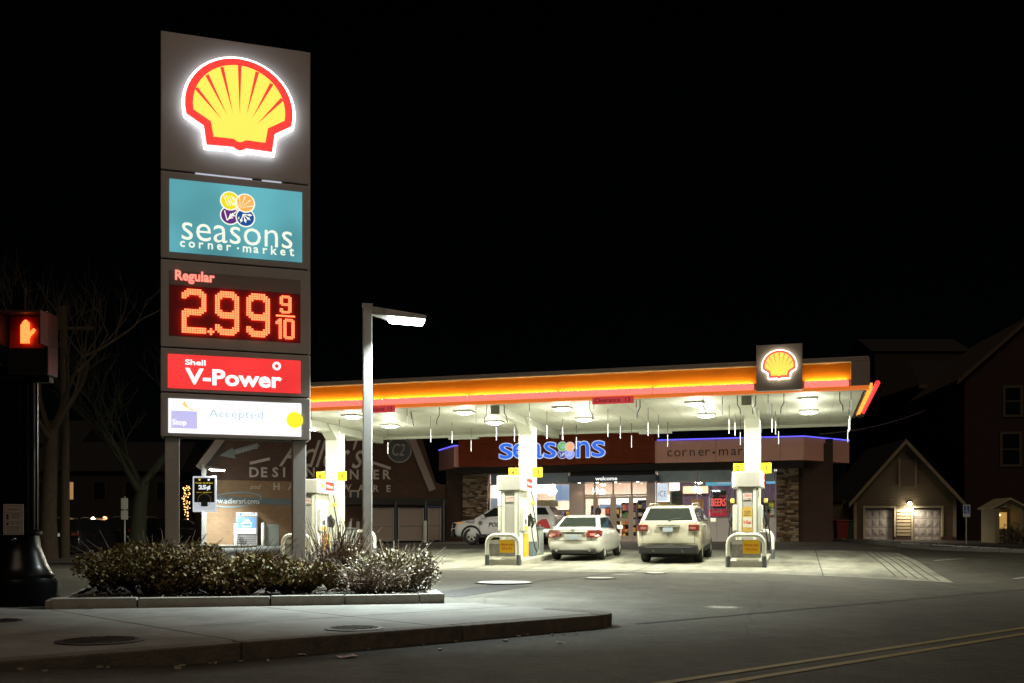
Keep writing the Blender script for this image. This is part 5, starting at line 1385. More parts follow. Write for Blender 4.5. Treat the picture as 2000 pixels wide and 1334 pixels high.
# propane cage and bollards in front
def on_wall(px, py, off):
    a = (px - 1000) / FPX; t_, z_ = wal(px, py, off); c, s_ = math.cos(WA), math.sin(WA)
    x0, d0 = WX0 + off * math.sin(WA), WD0 - off * math.cos(WA)
    X, Y = cam2w(x0 + c * t_, d0 + s_ * t_); return Vector((X, Y, z_ + GB))
P0 = on_wall(462, 1062, .7); P1 = on_wall(503, 1062, .7); wcage = (P1 - P0).length; hc = on_wall(470, 996, .7).z - P0.z
cg = thing('propane_cage', 'grey propane exchange cage with blue tank poster on brick wall', 'cabinet', (P0.x, P0.y, ground_z(P0.x, P0.y) + .01), WA + YAW)
MB().b2(0, wcage, 0, .55, 0, hc).build('cabinet', mat('cage_grey', (.26, .24, .25), .5, metal=.3), cg, bevel=.015)
m = MB()
for i in range(14):
    for j in range(5): m.box((.08 + i * (wcage - .16) / 13, -.003, .10 + j * .10), (.035, .004, .035))
m.build('vent_holes', black_ink, cg)['kind'] = 'stuff'
po = MB().b2(.05, wcage - .06, -.012, 0, hc * .36, hc * .84).build('poster', mat('cage_poster', (.12, .25, .48), .5), cg)
MB().b2(.05, wcage - .06, -.016, -.0125, hc * .36, hc * .53).build('poster_field', mat('cage_pale', (.55, .55, .58), .5), po)
MB().plate([(wcage * .3, hc * .56), (wcage * .68, hc * .56), (wcage * .72, hc * .60), (wcage * .72, hc * .68), (wcage * .62, hc * .73), (wcage * .58, hc * .79), (wcage * .40, hc * .79), (wcage * .36, hc * .73), (wcage * .26, hc * .68), (wcage * .26, hc * .60)], -.018, -.0125).build('poster_tank', mat('tank_pale', (.55, .62, .68), .5), po)
MB().b2(wcage * .30, wcage * .68, -.02, -.0185, hc * .60, hc * .67).build('poster_tank_label', mat('tank_blue', (.10, .2, .38), .5), po)
pb = MB().b2(.02, wcage - .02, -.012, 0, hc * .90, hc * .99).build('price_board', white_ink, cg)
text('lettering', '25 69', black_ink, pb, (wcage * .62, -.0125, hc * .915), width=.5, height=.1, bold=.01, depth=.003)
MB().plate(disc(wcage * .2, hc * .945, .06, 14), -.016, -.0125).build('price_mark', mat('mark_blue', (.03, .1, .35), .5), pb)
boll_m = mat('bollard_cream', (.42, .42, .36), .6, var=.1)
boll_me = MB().lathe([(0, 1.05), (.05, 1.04), (.085, 1.0), (.085, 0)], n=16).mesh('post', boll_m, smooth=50)
for px, py, off, lab in ((461, 1064, 1.0, 'cream steel bollard left of the propane cage'), (514, 1064, 1.0, 'cream steel bollard right of the propane cage'), (684, 1058, .9, 'cream bollard at the brick wall behind the far hoop'), (699, 1058, .9, 'cream bollard beside the gate corner behind the lamp post'), (830, 1060, 1.6, 'cream bollard in front of the metal gate post')):
    q = on_wall(px, py, off); t = thing('bollard', lab, 'bollard', (q.x, q.y, ground_z(q.x, q.y))); link('post', boll_me, t)
q = on_wall(530, 1062, .8)
t = thing('utility_box', 'green grey utility box beside the propane cage bollard', 'utility box', (q.x, q.y, ground_z(q.x, q.y)), WA + YAW)
MB().b2(-.33, .33, -.2, .3, 0, .95).build('cabinet', mat('utility_green', (.16, .17, .15), .6), t, bevel=.02)
# gates of the bin yard
gate_m = mat('gate_slats', (.21, .15, .125), .7, var=.06, vscale=3)
gp_m = mat('gate_post', (.20, .19, .18), .5, metal=.4)
gt = thing('yard_gate', 'brown slatted metal gates of the bin yard beside the brick wall', 'gate', (0, 0, 0))
gates = [(716, 768), (778, 826), (836, 860)]
for i, (p0, p1) in enumerate(gates):
    A = on_wall(p0, 1058, 1.3); B = on_wall(p1, 1058, 1.3); gz = ground_z(A.x, A.y)
    L_ = (B - A).length; hh = on_wall(p0, 993, 1.3).z - gz
    g = link('gate_leaf', MB().b2(0, L_, -.02, .02, .12, hh).mesh('gate_leaf', gate_m), gt, (A.x, A.y, gz), WA + YAW)
    f = MB()
    for x in (0, L_): f.cyl((x, -.03, .05), (x, -.03, hh + .04), .035, 8)
    for z in (.12, hh * .5, hh): f.cyl((0, -.035, z), (L_, -.035, z), .022, 8)
    f.build('gate_frame', gp_m, g, smooth=50)
for px in (773, 831, 866):
    A = on_wall(px, 1058, 1.3); gz = ground_z(A.x, A.y)
    MB().cyl((A.x, A.y, gz), (A.x, A.y, gz + 2.0), .06, 10).build('gate_post', mat('post_dark', (.05, .05, .05), .5, metal=.5), gt, smooth=50)
A = on_wall(850, 990, .95)
t = thing('yard_container', 'dark blue container top showing above the bin yard gate', 'container', (A.x, A.y, ground_z(A.x, A.y)), WA + YAW)
MB().b2(-.5, .4, 0, .7, 0, 1.66).build('body', mat('container_blue', (.02, .03, .09), .5), t, bevel=.03); MB().b2(-.54, .44, -.05, .75, 1.66, 1.74).build('lid', mat('container_lid', (.02, .03, .12), .5), t, bevel=.02)

# ================================================================ second lamp post carrying the offer sign
q = at_d(398, 1064, 43.6)
lamp_post((q.x, q.y, ground_z(q.x, q.y)), at_d(398, 908, 43.6).z, cam2w(1, -.2), 'white lamp post with offer sign in front of the brick building', 520, .2)
A = at_d(376, 1000, 43.2); B = at_d(423, 930, 43.2)
ad = thing('offer_sign', 'black and white offer sign with rounded frame on the lamp post', 'sign', (A.x, A.y, A.z), YAW)
w_ = (Vector((B.x, B.y)) - Vector((A.x, A.y))).length; h_ = B.z - A.z
MB().b2(0, w_, 0, .08, 0, h_).build('frame', mat('offer_frame', (.7, .72, .74), .4, emit=(.8, .86, .95), strength=.55), ad, bevel=.06, seg=3)
f = MB().b2(.08, w_ - .08, -.012, .002, .10, h_ - .08).build('face', mat('offer_black', (.012, .012, .014), .4), ad)
MB().b2(.08, w_ - .08, -.018, -.0125, .10, h_ * .27).build('face_foot', mat('offer_white', (.6, .63, .68), .4, emit=(.7, .78, .9), strength=.5), f)
yel_e = mat('offer_yellow', (.8, .6, .05), .4, emit=(.9, .7, .05), strength=.6); wh_e = mat('offer_letter', (.8, .8, .8), .4, emit=(.9, .95, 1), strength=.8)
text('lettering', 'Power Up & Save', yel_e, f, (w_ / 2, -.013, h_ * .78), width=w_ * .72, height=.08, bold=.02, depth=.006)
text('lettering', '25¢', wh_e, f, (w_ / 2, -.013, h_ * .60), width=w_ * .5, height=.24, bold=.04, depth=.006)
text('lettering', 'per gallon', yel_e, f, (w_ / 2, -.013, h_ * .53), width=w_ * .62, height=.05, depth=.006)
MB().plate(disc(w_ * .3, h_ * .90, .05, 14), -.018, -.0125).build('face_mark', yel_e, f); MB().plate(disc(w_ * .68, h_ * .90, .05, 14), -.018, -.0125).build('face_mark', wh_e, f)
m = MB().lathe([(.27, -.018), (.29, -.018), (.29, -.0125), (.27, -.0125)], 'y', (w_ / 2, 0, h_ * .33), 24); m.build('face_ring', mat('offer_gold', (.4, .3, .1), .5), f)
MB().b2(w_ * .36, w_ * .64, -.022, -.0185, h_ * .16, h_ * .30).build('face_mark', black_ink, f)
q2 = at_d(412, 1066, 43.4)
t = thing('concrete_apron', 'low concrete kerb pad around the far lamp post', 'kerb', (q2.x, q2.y, ground_z(q2.x, q2.y) - .05), YAW)
MB().slab([(-1.6, -.6), (1.4, -.6), (1.9, .5), (-1.6, .6)], 0, .17).build('pad', concrete, t, bevel=.03)

# ================================================================ cross street at the left: trees, poles, parked cars, dim houses
bark = mat('bark', (.06, .042, .026), .9, var=.35, vscale=12, bump=.8, bscale=30)
bark_green = mat('bark_mossy', (.034, .037, .02), .9, var=.3, vscale=10, bump=.8, bscale=30)
def bare_tree(label, base, height, r, seed, m_, lean=(0, 0), fork=.35, group=None):
    rr = random.Random(seed); t = thing('bare_tree', label, 'tree', base)
    tr = MB(); cr = MB()
    top = Vector((lean[0], lean[1], height * fork))
    pts = [Vector((0, 0, -.2)), Vector((lean[0] * .1, lean[1] * .1, height * fork * .3)), Vector((lean[0] * .5, lean[1] * .5, height * fork * .7)), top]
    tr.tube(pts, [r * 1.35, r, r * .88, r * .72], 12)
    def grow(p, d, L, rad, lv):
        pp = [p]; q = p.copy(); dd = d.copy()
        for k in range(4):
            dd = (dd + Vector((rr.uniform(-.18, .18), rr.uniform(-.18, .18), rr.uniform(-.04, .16)))).normalized(); q = q + dd * L / 4; pp.append(q.copy())
        cr.tube(pp, [rad * (1 - .6 * k / 4) for k in range(5)], 6 if lv < 2 else 4, caps=False)
        if lv >= 4: return
        for k in range(3 if lv < 3 else 2):
            i = rr.choice((2, 3, 4)); a = Vector((rr.uniform(-1, 1), rr.uniform(-1, 1), rr.uniform(-.1, .9))).normalized()
            grow(pp[i], (dd * .9 + a * .8).normalized(), L * rr.uniform(.55, .8), rad * .5, lv + 1)
    for k in range(5):
        a = 2 * math.pi * k / 5 + rr.uniform(-.4, .4)
        grow(top + Vector((0, 0, -.15 * k)), Vector((.7 * math.cos(a), .7 * math.sin(a), .9)).normalized(), height * .33, r * .42, 0)
    tr.build('trunk', m_, t, smooth=60); cr.build('crown', m_, t, smooth=60)
    return t
B = at_d(95, 1088, 40); bare_tree('bare street tree with pale trunk beside the black signal pole', (B.x, B.y, -.16), 11, .30, 3, bark, (.1, .1), .48)
B = at_d(268, 1068, 46); bare_tree('mossy bare tree with forked trunk behind the shrubs', (B.x, B.y, -.14), 10, .38, 11, bark_green, (.3, 0), .34)
B = at_d(127, 1088, 41)
t = thing('utility_pole', 'tall rough wooden utility pole beside the pale tree', 'utility pole', (B.x, B.y, -.2))
MB().tube([(0, 0, 0), (0, 0, 5), (-.05, 0, 10.5)], [.20, .175, .14], 12).build('pole', bark, t, smooth=60)
MB().box((0, 0, 9.6), (2.4, .1, .12), YAW).build('crossarm', bark, t)
B = at_d(244, 1064, 42)
t = thing('parking_sign', 'thin street sign post with two small white plates', 'street sign', (B.x, B.y, -.18), YAW)
MB().cyl((0, 0, 0), (0, 0, 2.7), .03, 8).build('post', steel, t)
for z0, z1 in ((2.15, 2.62), (1.72, 2.1)): MB().b2(-.15, .15, -.045, -.03, z0, z1).build('plate', mat('plate_white', (.5, .5, .48), .5), t, bevel=.01, seg=1)
road2 = ground_strip('cross_street', cam2w(-20, 36), cam2w(-32, 110), 9.5, asphalt, .012); structure(road2)
for i, (px, d, rz, lab, kind) in enumerate(((112, 43.5, 100, 'dark parked SUV showing its tail behind the pale tree', 'suv'), (190, 62, 60, 'dark parked car far down the cross street', 'sedan'), (228, 52, 96, 'black parked SUV near the thin sign post', 'suv'), (285, 60, 20, 'dark sedan parked beyond the mossy tree', 'sedan'), (365, 66, 110, 'dark car with red tail lamps beside the fairy light tree', 'sedan'))):
    q = at_d(px, 1060, d); X, Y = q.x, q.y
    c = car('parked_car', lab, kind, (X, Y, ground_z(X, Y) + .03), R(rz), car_dark, 1.0, detail=True)
    if i == 4:
        for s_ in (-1, 1): MB().b2(-.06, -.03, s_ * .45, s_ * .75, .8, .92).build('tail_glow', glow('tail_glow', (1, .05, .02), 4), c)
    if i == 0:
        MB().b2(-.05, -.03, -.16, .16, 1.0, 1.12).build('plate_lit', glow('plate_lit', (.6, .55, .45), .35), c)
# dim houses down the cross street
night_wall = mat('night_wall', (.014, .011, .009), .9, var=.2); night_roof = mat('night_roof', (.012, .012, .012), .9)
win_dark = mat('dark_pane', (.008, .009, .011), .15)
def dim_house(px, d, w, h, dep, label, lit, rz=0.0):
    q = at_d(px, 1060, d); t = thing('dim_house', label, 'house', (q.x, q.y, -.2), YAW + rz)
    wl_ = MB().b2(-w / 2, w / 2, 0, dep, 0, h).build('wall', night_wall, t)
    MB().add([(-w / 2 - .3, -.3, h), (w / 2 + .3, -.3, h), (w / 2 + .3, dep + .3, h), (-w / 2 - .3, dep + .3, h), (-w / 2, dep / 2, h + w * .22), (w / 2, dep / 2, h + w * .22)], [[0, 1, 5, 4], [2, 3, 4, 5], [0, 4, 3], [1, 2, 5], [0, 3, 2, 1]]).build('roof', night_roof, t)
    n = int(w / 2.6); k = 0
    for fl in range(int(h / 3)):
        for i in range(n):
            x = -w / 2 + (i + .5) * w / n; z = 1.1 + fl * 3
            f = MB().b2(x - .55, x + .55, -.06, 0, z - .08, z + 1.5).build('window', mat('window_trim', (.025, .02, .016), .7), t)
            lm = glow('lit_pane', (.9, .5, .2), .35) if k in lit else win_dark
            MB().b2(x - .45, x + .45, -.065, -.0605, z, z + 1.42).build('pane', lm, f); k += 1
    MB().b2(-.5, .5, -.05, 0, 0, 2.1).build('door', mat('night_door', (.05, .03, .02), .6), t)
    return t
dim_house(195, 82, 13, 6.4, 9, 'dim dark house far down the cross street with a few lit windows', (1, 2, 6))
dim_house(20, 88, 12, 9.2, 9, 'tall dark house behind the signal pole with one lit window', (5,))
dim_house(330, 92, 11, 6.2, 9, 'dark house beyond the fairy light tree', (0,), .1)
# shop window glow and porch light down that street
for px, py, d, col, s_, lab in ((182, 1013, 78, (1, .75, .5), 8, 'small warm porch lamp on the dim far house'), (205, 1012, 78, (1, .3, .12), 5, 'small red lit sign on the dim far house'), (283, 1011, 70, (1, .28, .08), 3, 'orange glowing lamp beyond the mossy tree'), (411, 877, 80, (1, .85, .6), 14, 'small distant street lamp above the offer sign')):
    q = at_d(px, py, d); t = thing('distant_lamp', lab, 'lamp', (q.x, q.y, ground_z(q.x, q.y)), YAW)
    h_ = q.z - t.location.z
    MB().cyl((0, .1, 0), (0, .1, h_), .06, 8).build('pole', dark_metal, t)
    MB().lathe([(0, .14), (.12, .1), (.17, 0), (.12, -.1), (0, -.14)], c=(0, 0, h_), n=12).build('globe', glow('far_' + lab[:12], col, s_), t, smooth=60)
# small tree wound with fairy lights
q = at_d(363, 1064, 62)
t = thing('fairy_light_tree', 'slim small tree wound with warm fairy lights', 'tree', (q.x, q.y, ground_z(q.x, q.y)))
m = MB().tube([(0, 0, 0), (.03, 0, 1.6), (.10, 0, 3.2)], [.07, .06, .03], 8)
rr = random.Random(5); dots = MB()
for k in range(7):
    a = rr.uniform(0, 6.28); p = Vector((.05, 0, 1.4 + k * .2)); e = p + Vector((.25 * math.cos(a), .25 * math.sin(a), .7)); m.tube([p, e], [.025, .01], 5)
for k in range(120):
    z = rr.uniform(.2, 3.4); a = k * 1.3; rad = .10 + (.16 if z > 1.8 else 0) * rr.random(); dots.box((.04 + rad * math.cos(a), rad * math.sin(a), z), (.035, .035, .035))
m.build('trunk', bark, t); o = dots.build('bulbs', glow('fairy', (1, .55, .16), 5), t); o['kind'] = 'stuff'

# ================================================================ right: garage, houses, porch, signs
def row(x0, x1, y0, y1, z0, z1): return MB().b2(x0, x1, y0, y1, z0, z1)
GD = 52.0
gq = at_d(1765, 1067, GD)
GZ = ground_z(gq.x, gq.y)
GANG = YAW + R(-2)
gar = thing('garage', 'gabled two door garage with a bright lamp between the doors', 'garage', (gq.x, gq.y, GZ), GANG)
ppm = FPX / GD
gx_ = lambda px: (px - 1765) / ppm
gz_ = lambda py: EYE + GD * (HORIZON - py) / FPX - GZ
siding = mat('siding_tan', (.13, .10, .062), .75)
def siding_lines(m, pitch=.16):
    nt = m.node_tree; b = nt.nodes['Principled BSDF']; tc = nt.nodes.new('ShaderNodeTexCoord'); sp = nt.nodes.new('ShaderNodeSeparateXYZ')
    nt.links.new(tc.outputs['Object'], sp.inputs[0]); mo = nt.nodes.new('ShaderNodeMath'); mo.operation = 'FRACT'
    dv = nt.nodes.new('ShaderNodeMath'); dv.operation = 'DIVIDE'; dv.inputs[1].default_value = pitch
    nt.links.new(sp.outputs['Z'], dv.inputs[0]); nt.links.new(dv.outputs[0], mo.inputs[0])
    bp = nt.nodes.new('ShaderNodeBump'); bp.inputs['Strength'].default_value = .9; bp.inputs['Distance'].default_value = .03
    nt.links.new(mo.outputs[0], bp.inputs['Height']); nt.links.new(bp.outputs['Normal'], b.inputs['Normal'])
siding_lines(siding)
xl_, xr_ = gx_(1668), gx_(1866); ze = gz_(975); zp = gz_(866)
dz0, dtop = 0.0, gz_(992)
d1 = (gx_(1690), gx_(1746)); d2 = (gx_(1783), gx_(1837))
xm_ = gx_(1765)
wallb = MB()
wallb.plate([(xl_, -.3), (d1[0], -.3), (d1[0], dtop), (xl_, dtop)], 0, .2)
wallb.plate([(d1[1], .45), (d2[0], .45), (d2[0], dtop), (d1[1], dtop)], 0, .2)
wallb.plate([(d2[1], .45), (xr_, .45), (xr_, dtop), (d2[1], dtop)], 0, .2)
wallb.plate([(xl_, dtop), (xr_, dtop), (xr_, ze), (xm_ + .02, zp), (xl_, ze)], 0, .2)
wallb.build('wall', siding, gar)
MB().b2(xl_, xl_ + .15, .2, 6, -.3, ze).b2(xr_ - .15, xr_, .2, 6, -.3, ze).build('wall', siding, gar)
MB().b2(d1[1], d2[0], -.03, .2, -.2, .449).b2(d2[1], xr_, -.03, .2, -.2, .449).build('brick_footing', brick_mat('foot_brick', (.12, .05, .03), (.09, .04, .025), (.09, .07, .055)), gar)
for s_, xe_ in ((-1, xl_ - .35), (1, xr_ + .35)):
    zl = ze - .35 * (zp - ze) / (xm_ - xl_) if s_ < 0 else ze - .35 * (zp - ze) / (xr_ - xm_)
    MB().add([(xm_, -.35, zp + .22), (xe_, -.35, zl + .18), (xe_, -.35, zl - .02), (xm_, -.35, zp + .0), (xm_, 6, zp + .22), (xe_, 6, zl + .18), (xe_, 6, zl - .02), (xm_, 6, zp)], [[0, 1, 2, 3], [4, 7, 6, 5], [0, 4, 5, 1], [1, 5, 6, 2], [3, 2, 6, 7]]).build('roof', mat('garage_roof', (.015, .014, .013), .9), gar)
    MB().add([(xm_, -.37, zp + .20), (xe_, -.37, zl + .16), (xe_, -.37, zl - .06), (xm_, -.37, zp - .04), (xm_, -.345, zp + .20), (xe_, -.345, zl + .16), (xe_, -.345, zl - .06), (xm_, -.345, zp - .04)], [[0, 1, 2, 3], [0, 4, 5, 1], [3, 2, 6, 7], [1, 5, 6, 2]]).build('barge_board', mat('barge_tan', (.26, .21, .13), .6), gar)
MB().b2(gx_(1757), gx_(1788), -.03, 0, gz_(950), gz_(898)).build('loft_hatch', mat('hatch_brown', (.13, .095, .07), .7), gar)
for px in (1756, 1788): MB().b2(gx_(px) - .05, gx_(px) + .05, -.05, -.031, gz_(952), gz_(896)).build('hatch_trim', mat('trim_tan', (.27, .22, .15), .6), gar)
for xa, xb in ((xl_, xl_ + .16), (xr_ - .16, xr_)): MB().b2(xa, xb, -.03, 0, -.1, ze - .1).build('corner_board', mat('trim_tan', (.27, .22, .15), .6), gar)
door_m = mat('garage_door', (.37, .345, .33), .55, var=.05)
for j, (a, b) in enumerate((d1, d2)):
    dr = MB().b2(a, b, .12, .17, -.05, dtop - .02).build('garage_door', door_m, gar)
    w_ = (b - a) / 4; hh = (dtop - .1) / 4
    pm = MB().box((0, 0, 0), (w_ - .12, .02, hh - .16)).mesh('door_panel', door_m, bevel=.008, seg=1)
    rm = MB().box((0, 0, 0), (w_ - .26, .02, hh - .30)).mesh('panel_field', door_m, bevel=.006, seg=1)
    for r in range(4):
        for c in range(4):
            p = link('door_panel', pm, dr, (a + w_ * (c + .5), .115, .02 + hh * (r + .5))); link('panel_field', rm, p, (0, -.012, 0))
    for r in range(1, 4): MB().b2(a, b, .115, .1195, .02 + hh * r - .006, .02 + hh * r + .006).build('door_joint', black_ink, dr)
    tm = mat('door_trim', (.42, .37, .27), .6)
    MB().b2(a - .10, a, -.04, .2, .0, dtop + .1).b2(b, b + .10, -.04, .2, .45, dtop + .1).b2(a, b, -.04, .2, dtop, dtop + .1).build('door_trim', tm, gar)
n = 8
for k in range(n):
    z0 = .50 + k * (dtop - .55) / n
    MB().b2(d1[1] + .14, d2[0] - .14, -.035, -.002, z0, z0 + (dtop - .55) / n - .05).build('slat', mat('slat_cream', (.45, .38, .25), .6), gar)
lz = gz_(984); lx = gx_(1774)
lf = MB().box((lx, -.08, lz + .06), (.16, .16, .10)).build('lamp_bracket', dark_metal, gar)
MB().lathe([(0, .09), (.06, .07), (.085, 0), (.06, -.07), (0, -.09)], c=(lx, -.20, lz), n=14).build('lamp_globe', glow('garage_globe', (1, .88, .62), 90), lf, smooth=60)
lamp('garage_light', 'SPOT', (lx, -.40, lz - .02), 210, (1, .84, .62), gar, size=.08, angle=168, blend=.6)
MB().b2(xl_ - 3.2, xl_ - .02, .6, 5, -.3, gz_(978)).build('side_wing', siding, gar)
MB().b2(xl_ - 3.3, xl_ - .36, .4, 5.2, gz_(978), gz_(973)).build('wing_roof', night_roof, gar)
# bins in the gap
for px, m_, lab in ((1642, mat('bin_red', (.22, .03, .015), .5), 'dark red wheeled bin beside the garage wing'), (1652, mat('bin_green', (.02, .045, .03), .5), 'dark green wheeled bin beside the garage wing')):
    q = at_d(px, 1062, 49.5); t = thing('wheeled_bin', lab, 'bin', (q.x, q.y, ground_z(q.x, q.y)), GANG)
    MB().add([(-.24, -.26, .1), (.24, -.26, .1), (.24, .26, .1), (-.24, .26, .1), (-.3, -.32, 1.0), (.3, -.32, 1.0), (.3, .32, 1.0), (-.3, .32, 1.0)], [[3, 2, 1, 0], [4, 5, 6, 7], [0, 1, 5, 4], [1, 2, 6, 5], [2, 3, 7, 6], [3, 0, 4, 7]]).build('body', m_, t, bevel=.02)
    MB().b2(-.32, .32, -.35, .34, 1.0, 1.07).build('lid', m_, t, bevel=.02)
    for s_ in (-1, 1): MB().lathe([(0, -.03), (.1, -.03), (.1, .03), (0, .03)], 'y', n=12).build('wheel', rubber, t, loc=(s_ * .22, .3, .1), rz=R(90))
# kerb along the far side of the lot with a dusting of old snow
K0, K1 = at_d(1600, 1066, 50.0), at_d(2120, 1092, 36.0)
K0.z = ground_z(K0.x, K0.y); K1.z = ground_z(K1.x, K1.y)
pts_ = [K0.lerp(K1, i / 8) for i in range(9)]
lk = structure(link('lot_kerb', MB().b2(-.1, .1, -.1, .1, -.5, -.4).mesh('lot_kerb', concrete), None, (K0.x, K0.y, K0.z)))
for a, b in zip(pts_[:-1], pts_[1:]):
    L_ = (Vector((b.x, b.y)) - Vector((a.x, a.y))).length; ang = math.atan2(b.y - a.y, b.x - a.x)
    o = link('kerb_stone', MB().b2(0, L_ - .02, -.09, .09, -.2, .14).mesh('kerb_stone', concrete, bevel=.02), lk, (a.x - K0.x, a.y - K0.y, ground_z(a.x, a.y) - K0.z), ang)
soil = mat('dark_soil', (.02, .016, .012), .95, var=.4, vscale=4, bump=.8, bscale=20)
lawn = structure(MB().add([(K0.x, K0.y + .1, K0.z + .08), (K1.x, K1.y + .1, K1.z + .08), (K1.x + 30, K1.y + 40, .5), (K0.x - 1, K0.y + 45, .7)], [[0, 1, 2, 3]]).build('yard_ground', soil))
snow_m = mat('snow', (.6, .62, .65), .8)
sn = MB(); rr = random.Random(9)
for k in range(90):
    f = rr.uniform(.35, 1); p = K0.lerp(K1, f); o_ = rr.uniform(.25, .8); s_ = rr.uniform(.05, .16)
    sn.box((p.x + .3 * o_, p.y + o_, lerp(K0.z, K1.z, f) + .10), (s_ * 2, s_, .05), rr.uniform(0, 3))
o = sn.build('old_snow', snow_m); tag(o, 'scraps of old snow along the dark yard edge', 'snow', kind='stuff')
# accessible parking sign
q = at_d(1887, 1074, 46)
t = thing('parking_sign', 'blue and white wheelchair parking sign on a steel post', 'street sign', (q.x, q.y, ground_z(q.x, q.y)), YAW)
gz0 = ground_z(q.x, q.y); z1 = at_d(1887, 986, 46).z - gz0; z0 = at_d(1887, 1010, 46).z - gz0
MB().cyl((0, 0, 0), (0, 0, z1), .03, 8).build('post', pole_grey, t)
p_ = MB().b2(-.17, .17, -.05, -.035, z0, z1).build('plate', mat('sign_white2', (.62, .65, .68), .5), t, bevel=.012, seg=1)
MB().b2(-.13, .13, -.055, -.0505, z0 + .16, z1 - .04).build('blue_field', mat('sign_blue', (.03, .12, .45), .5), p_)
m = MB().lathe([(.05, -.06), (.066, -.06), (.066, -.0555), (.05, -.0555)], 'y', (0.0, 0, z0 + .25), 16)
m.plate(disc(-.02, z1 - .09, .022, 10), -.06, -.0555).plate([(-.03, z0 + .26), (-.005, z0 + .26), (-.005, z1 - .12), (-.03, z1 - .12)], -.06, -.0555).plate([(-.02, z0 + .29), (.06, z0 + .29), (.085, z0 + .20), (.065, z0 + .20), (.045, z0 + .275), (-.02, z0 + .275)], -.06, -.0555)
m.build('wheelchair_mark', white_ink, p_)
# small gabled porch with a lit door
q = at_d(1972, 1076, 48); pz = ground_z(q.x, q.y); k_ = FPX / 48
por = thing('porch', 'small cream gabled porch with a warmly lit glazed door', 'porch', (q.x, q.y, .30), YAW)
X = lambda px: (px - 1972) / k_
Z = lambda py: EYE + 48 * (HORIZON - py) / FPX - .30
cream = mat('porch_cream', (.26, .22, .13), .6)
MB().b2(X(1943), X(1952), 0, 1.4, 0, Z(990)).b2(X(1990), X(1999), 0, 1.4, 0, Z(990)).build('post', cream, por)
MB().plate([(X(1940), Z(991)), (X(2003), Z(991)), (X(1971), Z(976))], 0, .15).build('gable', cream, por)
for s_, xe_ in ((-1, X(1937)), (1, X(2007))):
    MB().add([(X(1971), -.15, Z(972)), (xe_, -.15, Z(991)), (xe_, -.15, Z(994)), (X(1971), -.15, Z(976)), (X(1971), 1.5, Z(972)), (xe_, 1.5, Z(991)), (xe_, 1.5, Z(994)), (X(1971), 1.5, Z(976))], [[0, 1, 2, 3], [0, 4, 5, 1], [1, 5, 6, 2], [3, 2, 6, 7]]).build('roof', mat('porch_trim', (.34, .29, .18), .6), por)
MB().plate(disc(X(1971), Z(985), .10, 12), -.03, 0).build('medallion', mat('medal', (.12, .08, .05), .6), por)
dd = MB().b2(X(1952), X(1990), .9, 1.0, 0, Z(993)).build('door', mat('porch_door', (.34, .30, .24), .6), por)
MB().b2(X(1960), X(1984), .885, .899, Z(1032), Z(1000)).build('pane', glow('porch_pane', (.55, .32, .08), .8), dd)
MB().lathe([(0, .07), (.07, 0), (0, -.07)], c=(X(1968), .84, Z(1005)), n=10).build('door_lamp', glow('porch_lamp', (1, .7, .3), 6), dd)
rr = random.Random(21); tw = MB(); lf_ = MB()
for k in range(46):
    x = rr.uniform(-.75, .6); h = rr.uniform(.4, 1.15); tw.tube([(x, -.5 + rr.uniform(-.2, .2), 0), (x + rr.uniform(-.15, .15), -.5, h)], [.012, .005], 4)
    for j in range(7):
        zz = h * rr.uniform(.4, 1); a = rr.uniform(0, 6.28); s_ = .05; cx_, cy_ = x + rr.uniform(-.12, .12), -.5 + rr.uniform(-.15, .15)
        lf_.add([(cx_, cy_, zz), (cx_ + s_ * math.cos(a), cy_ + s_ * math.sin(a), zz + .02), (cx_, cy_, zz + s_ * 1.4), (cx_ - s_ * math.cos(a), cy_ - s_ * math.sin(a), zz + .04)], [[0, 1, 2, 3]])
t = thing('bare_shrub', 'scraggly dark shrub in front of the cream porch', 'shrub', (q.x, q.y - .2, pz), YAW)
tw.build('stems', bark, t)['kind'] = 'stuff'; lf_.build('leaves', mat('dry_leaf', (.035, .03, .018), .8), t, fix=False)['kind'] = 'stuff'
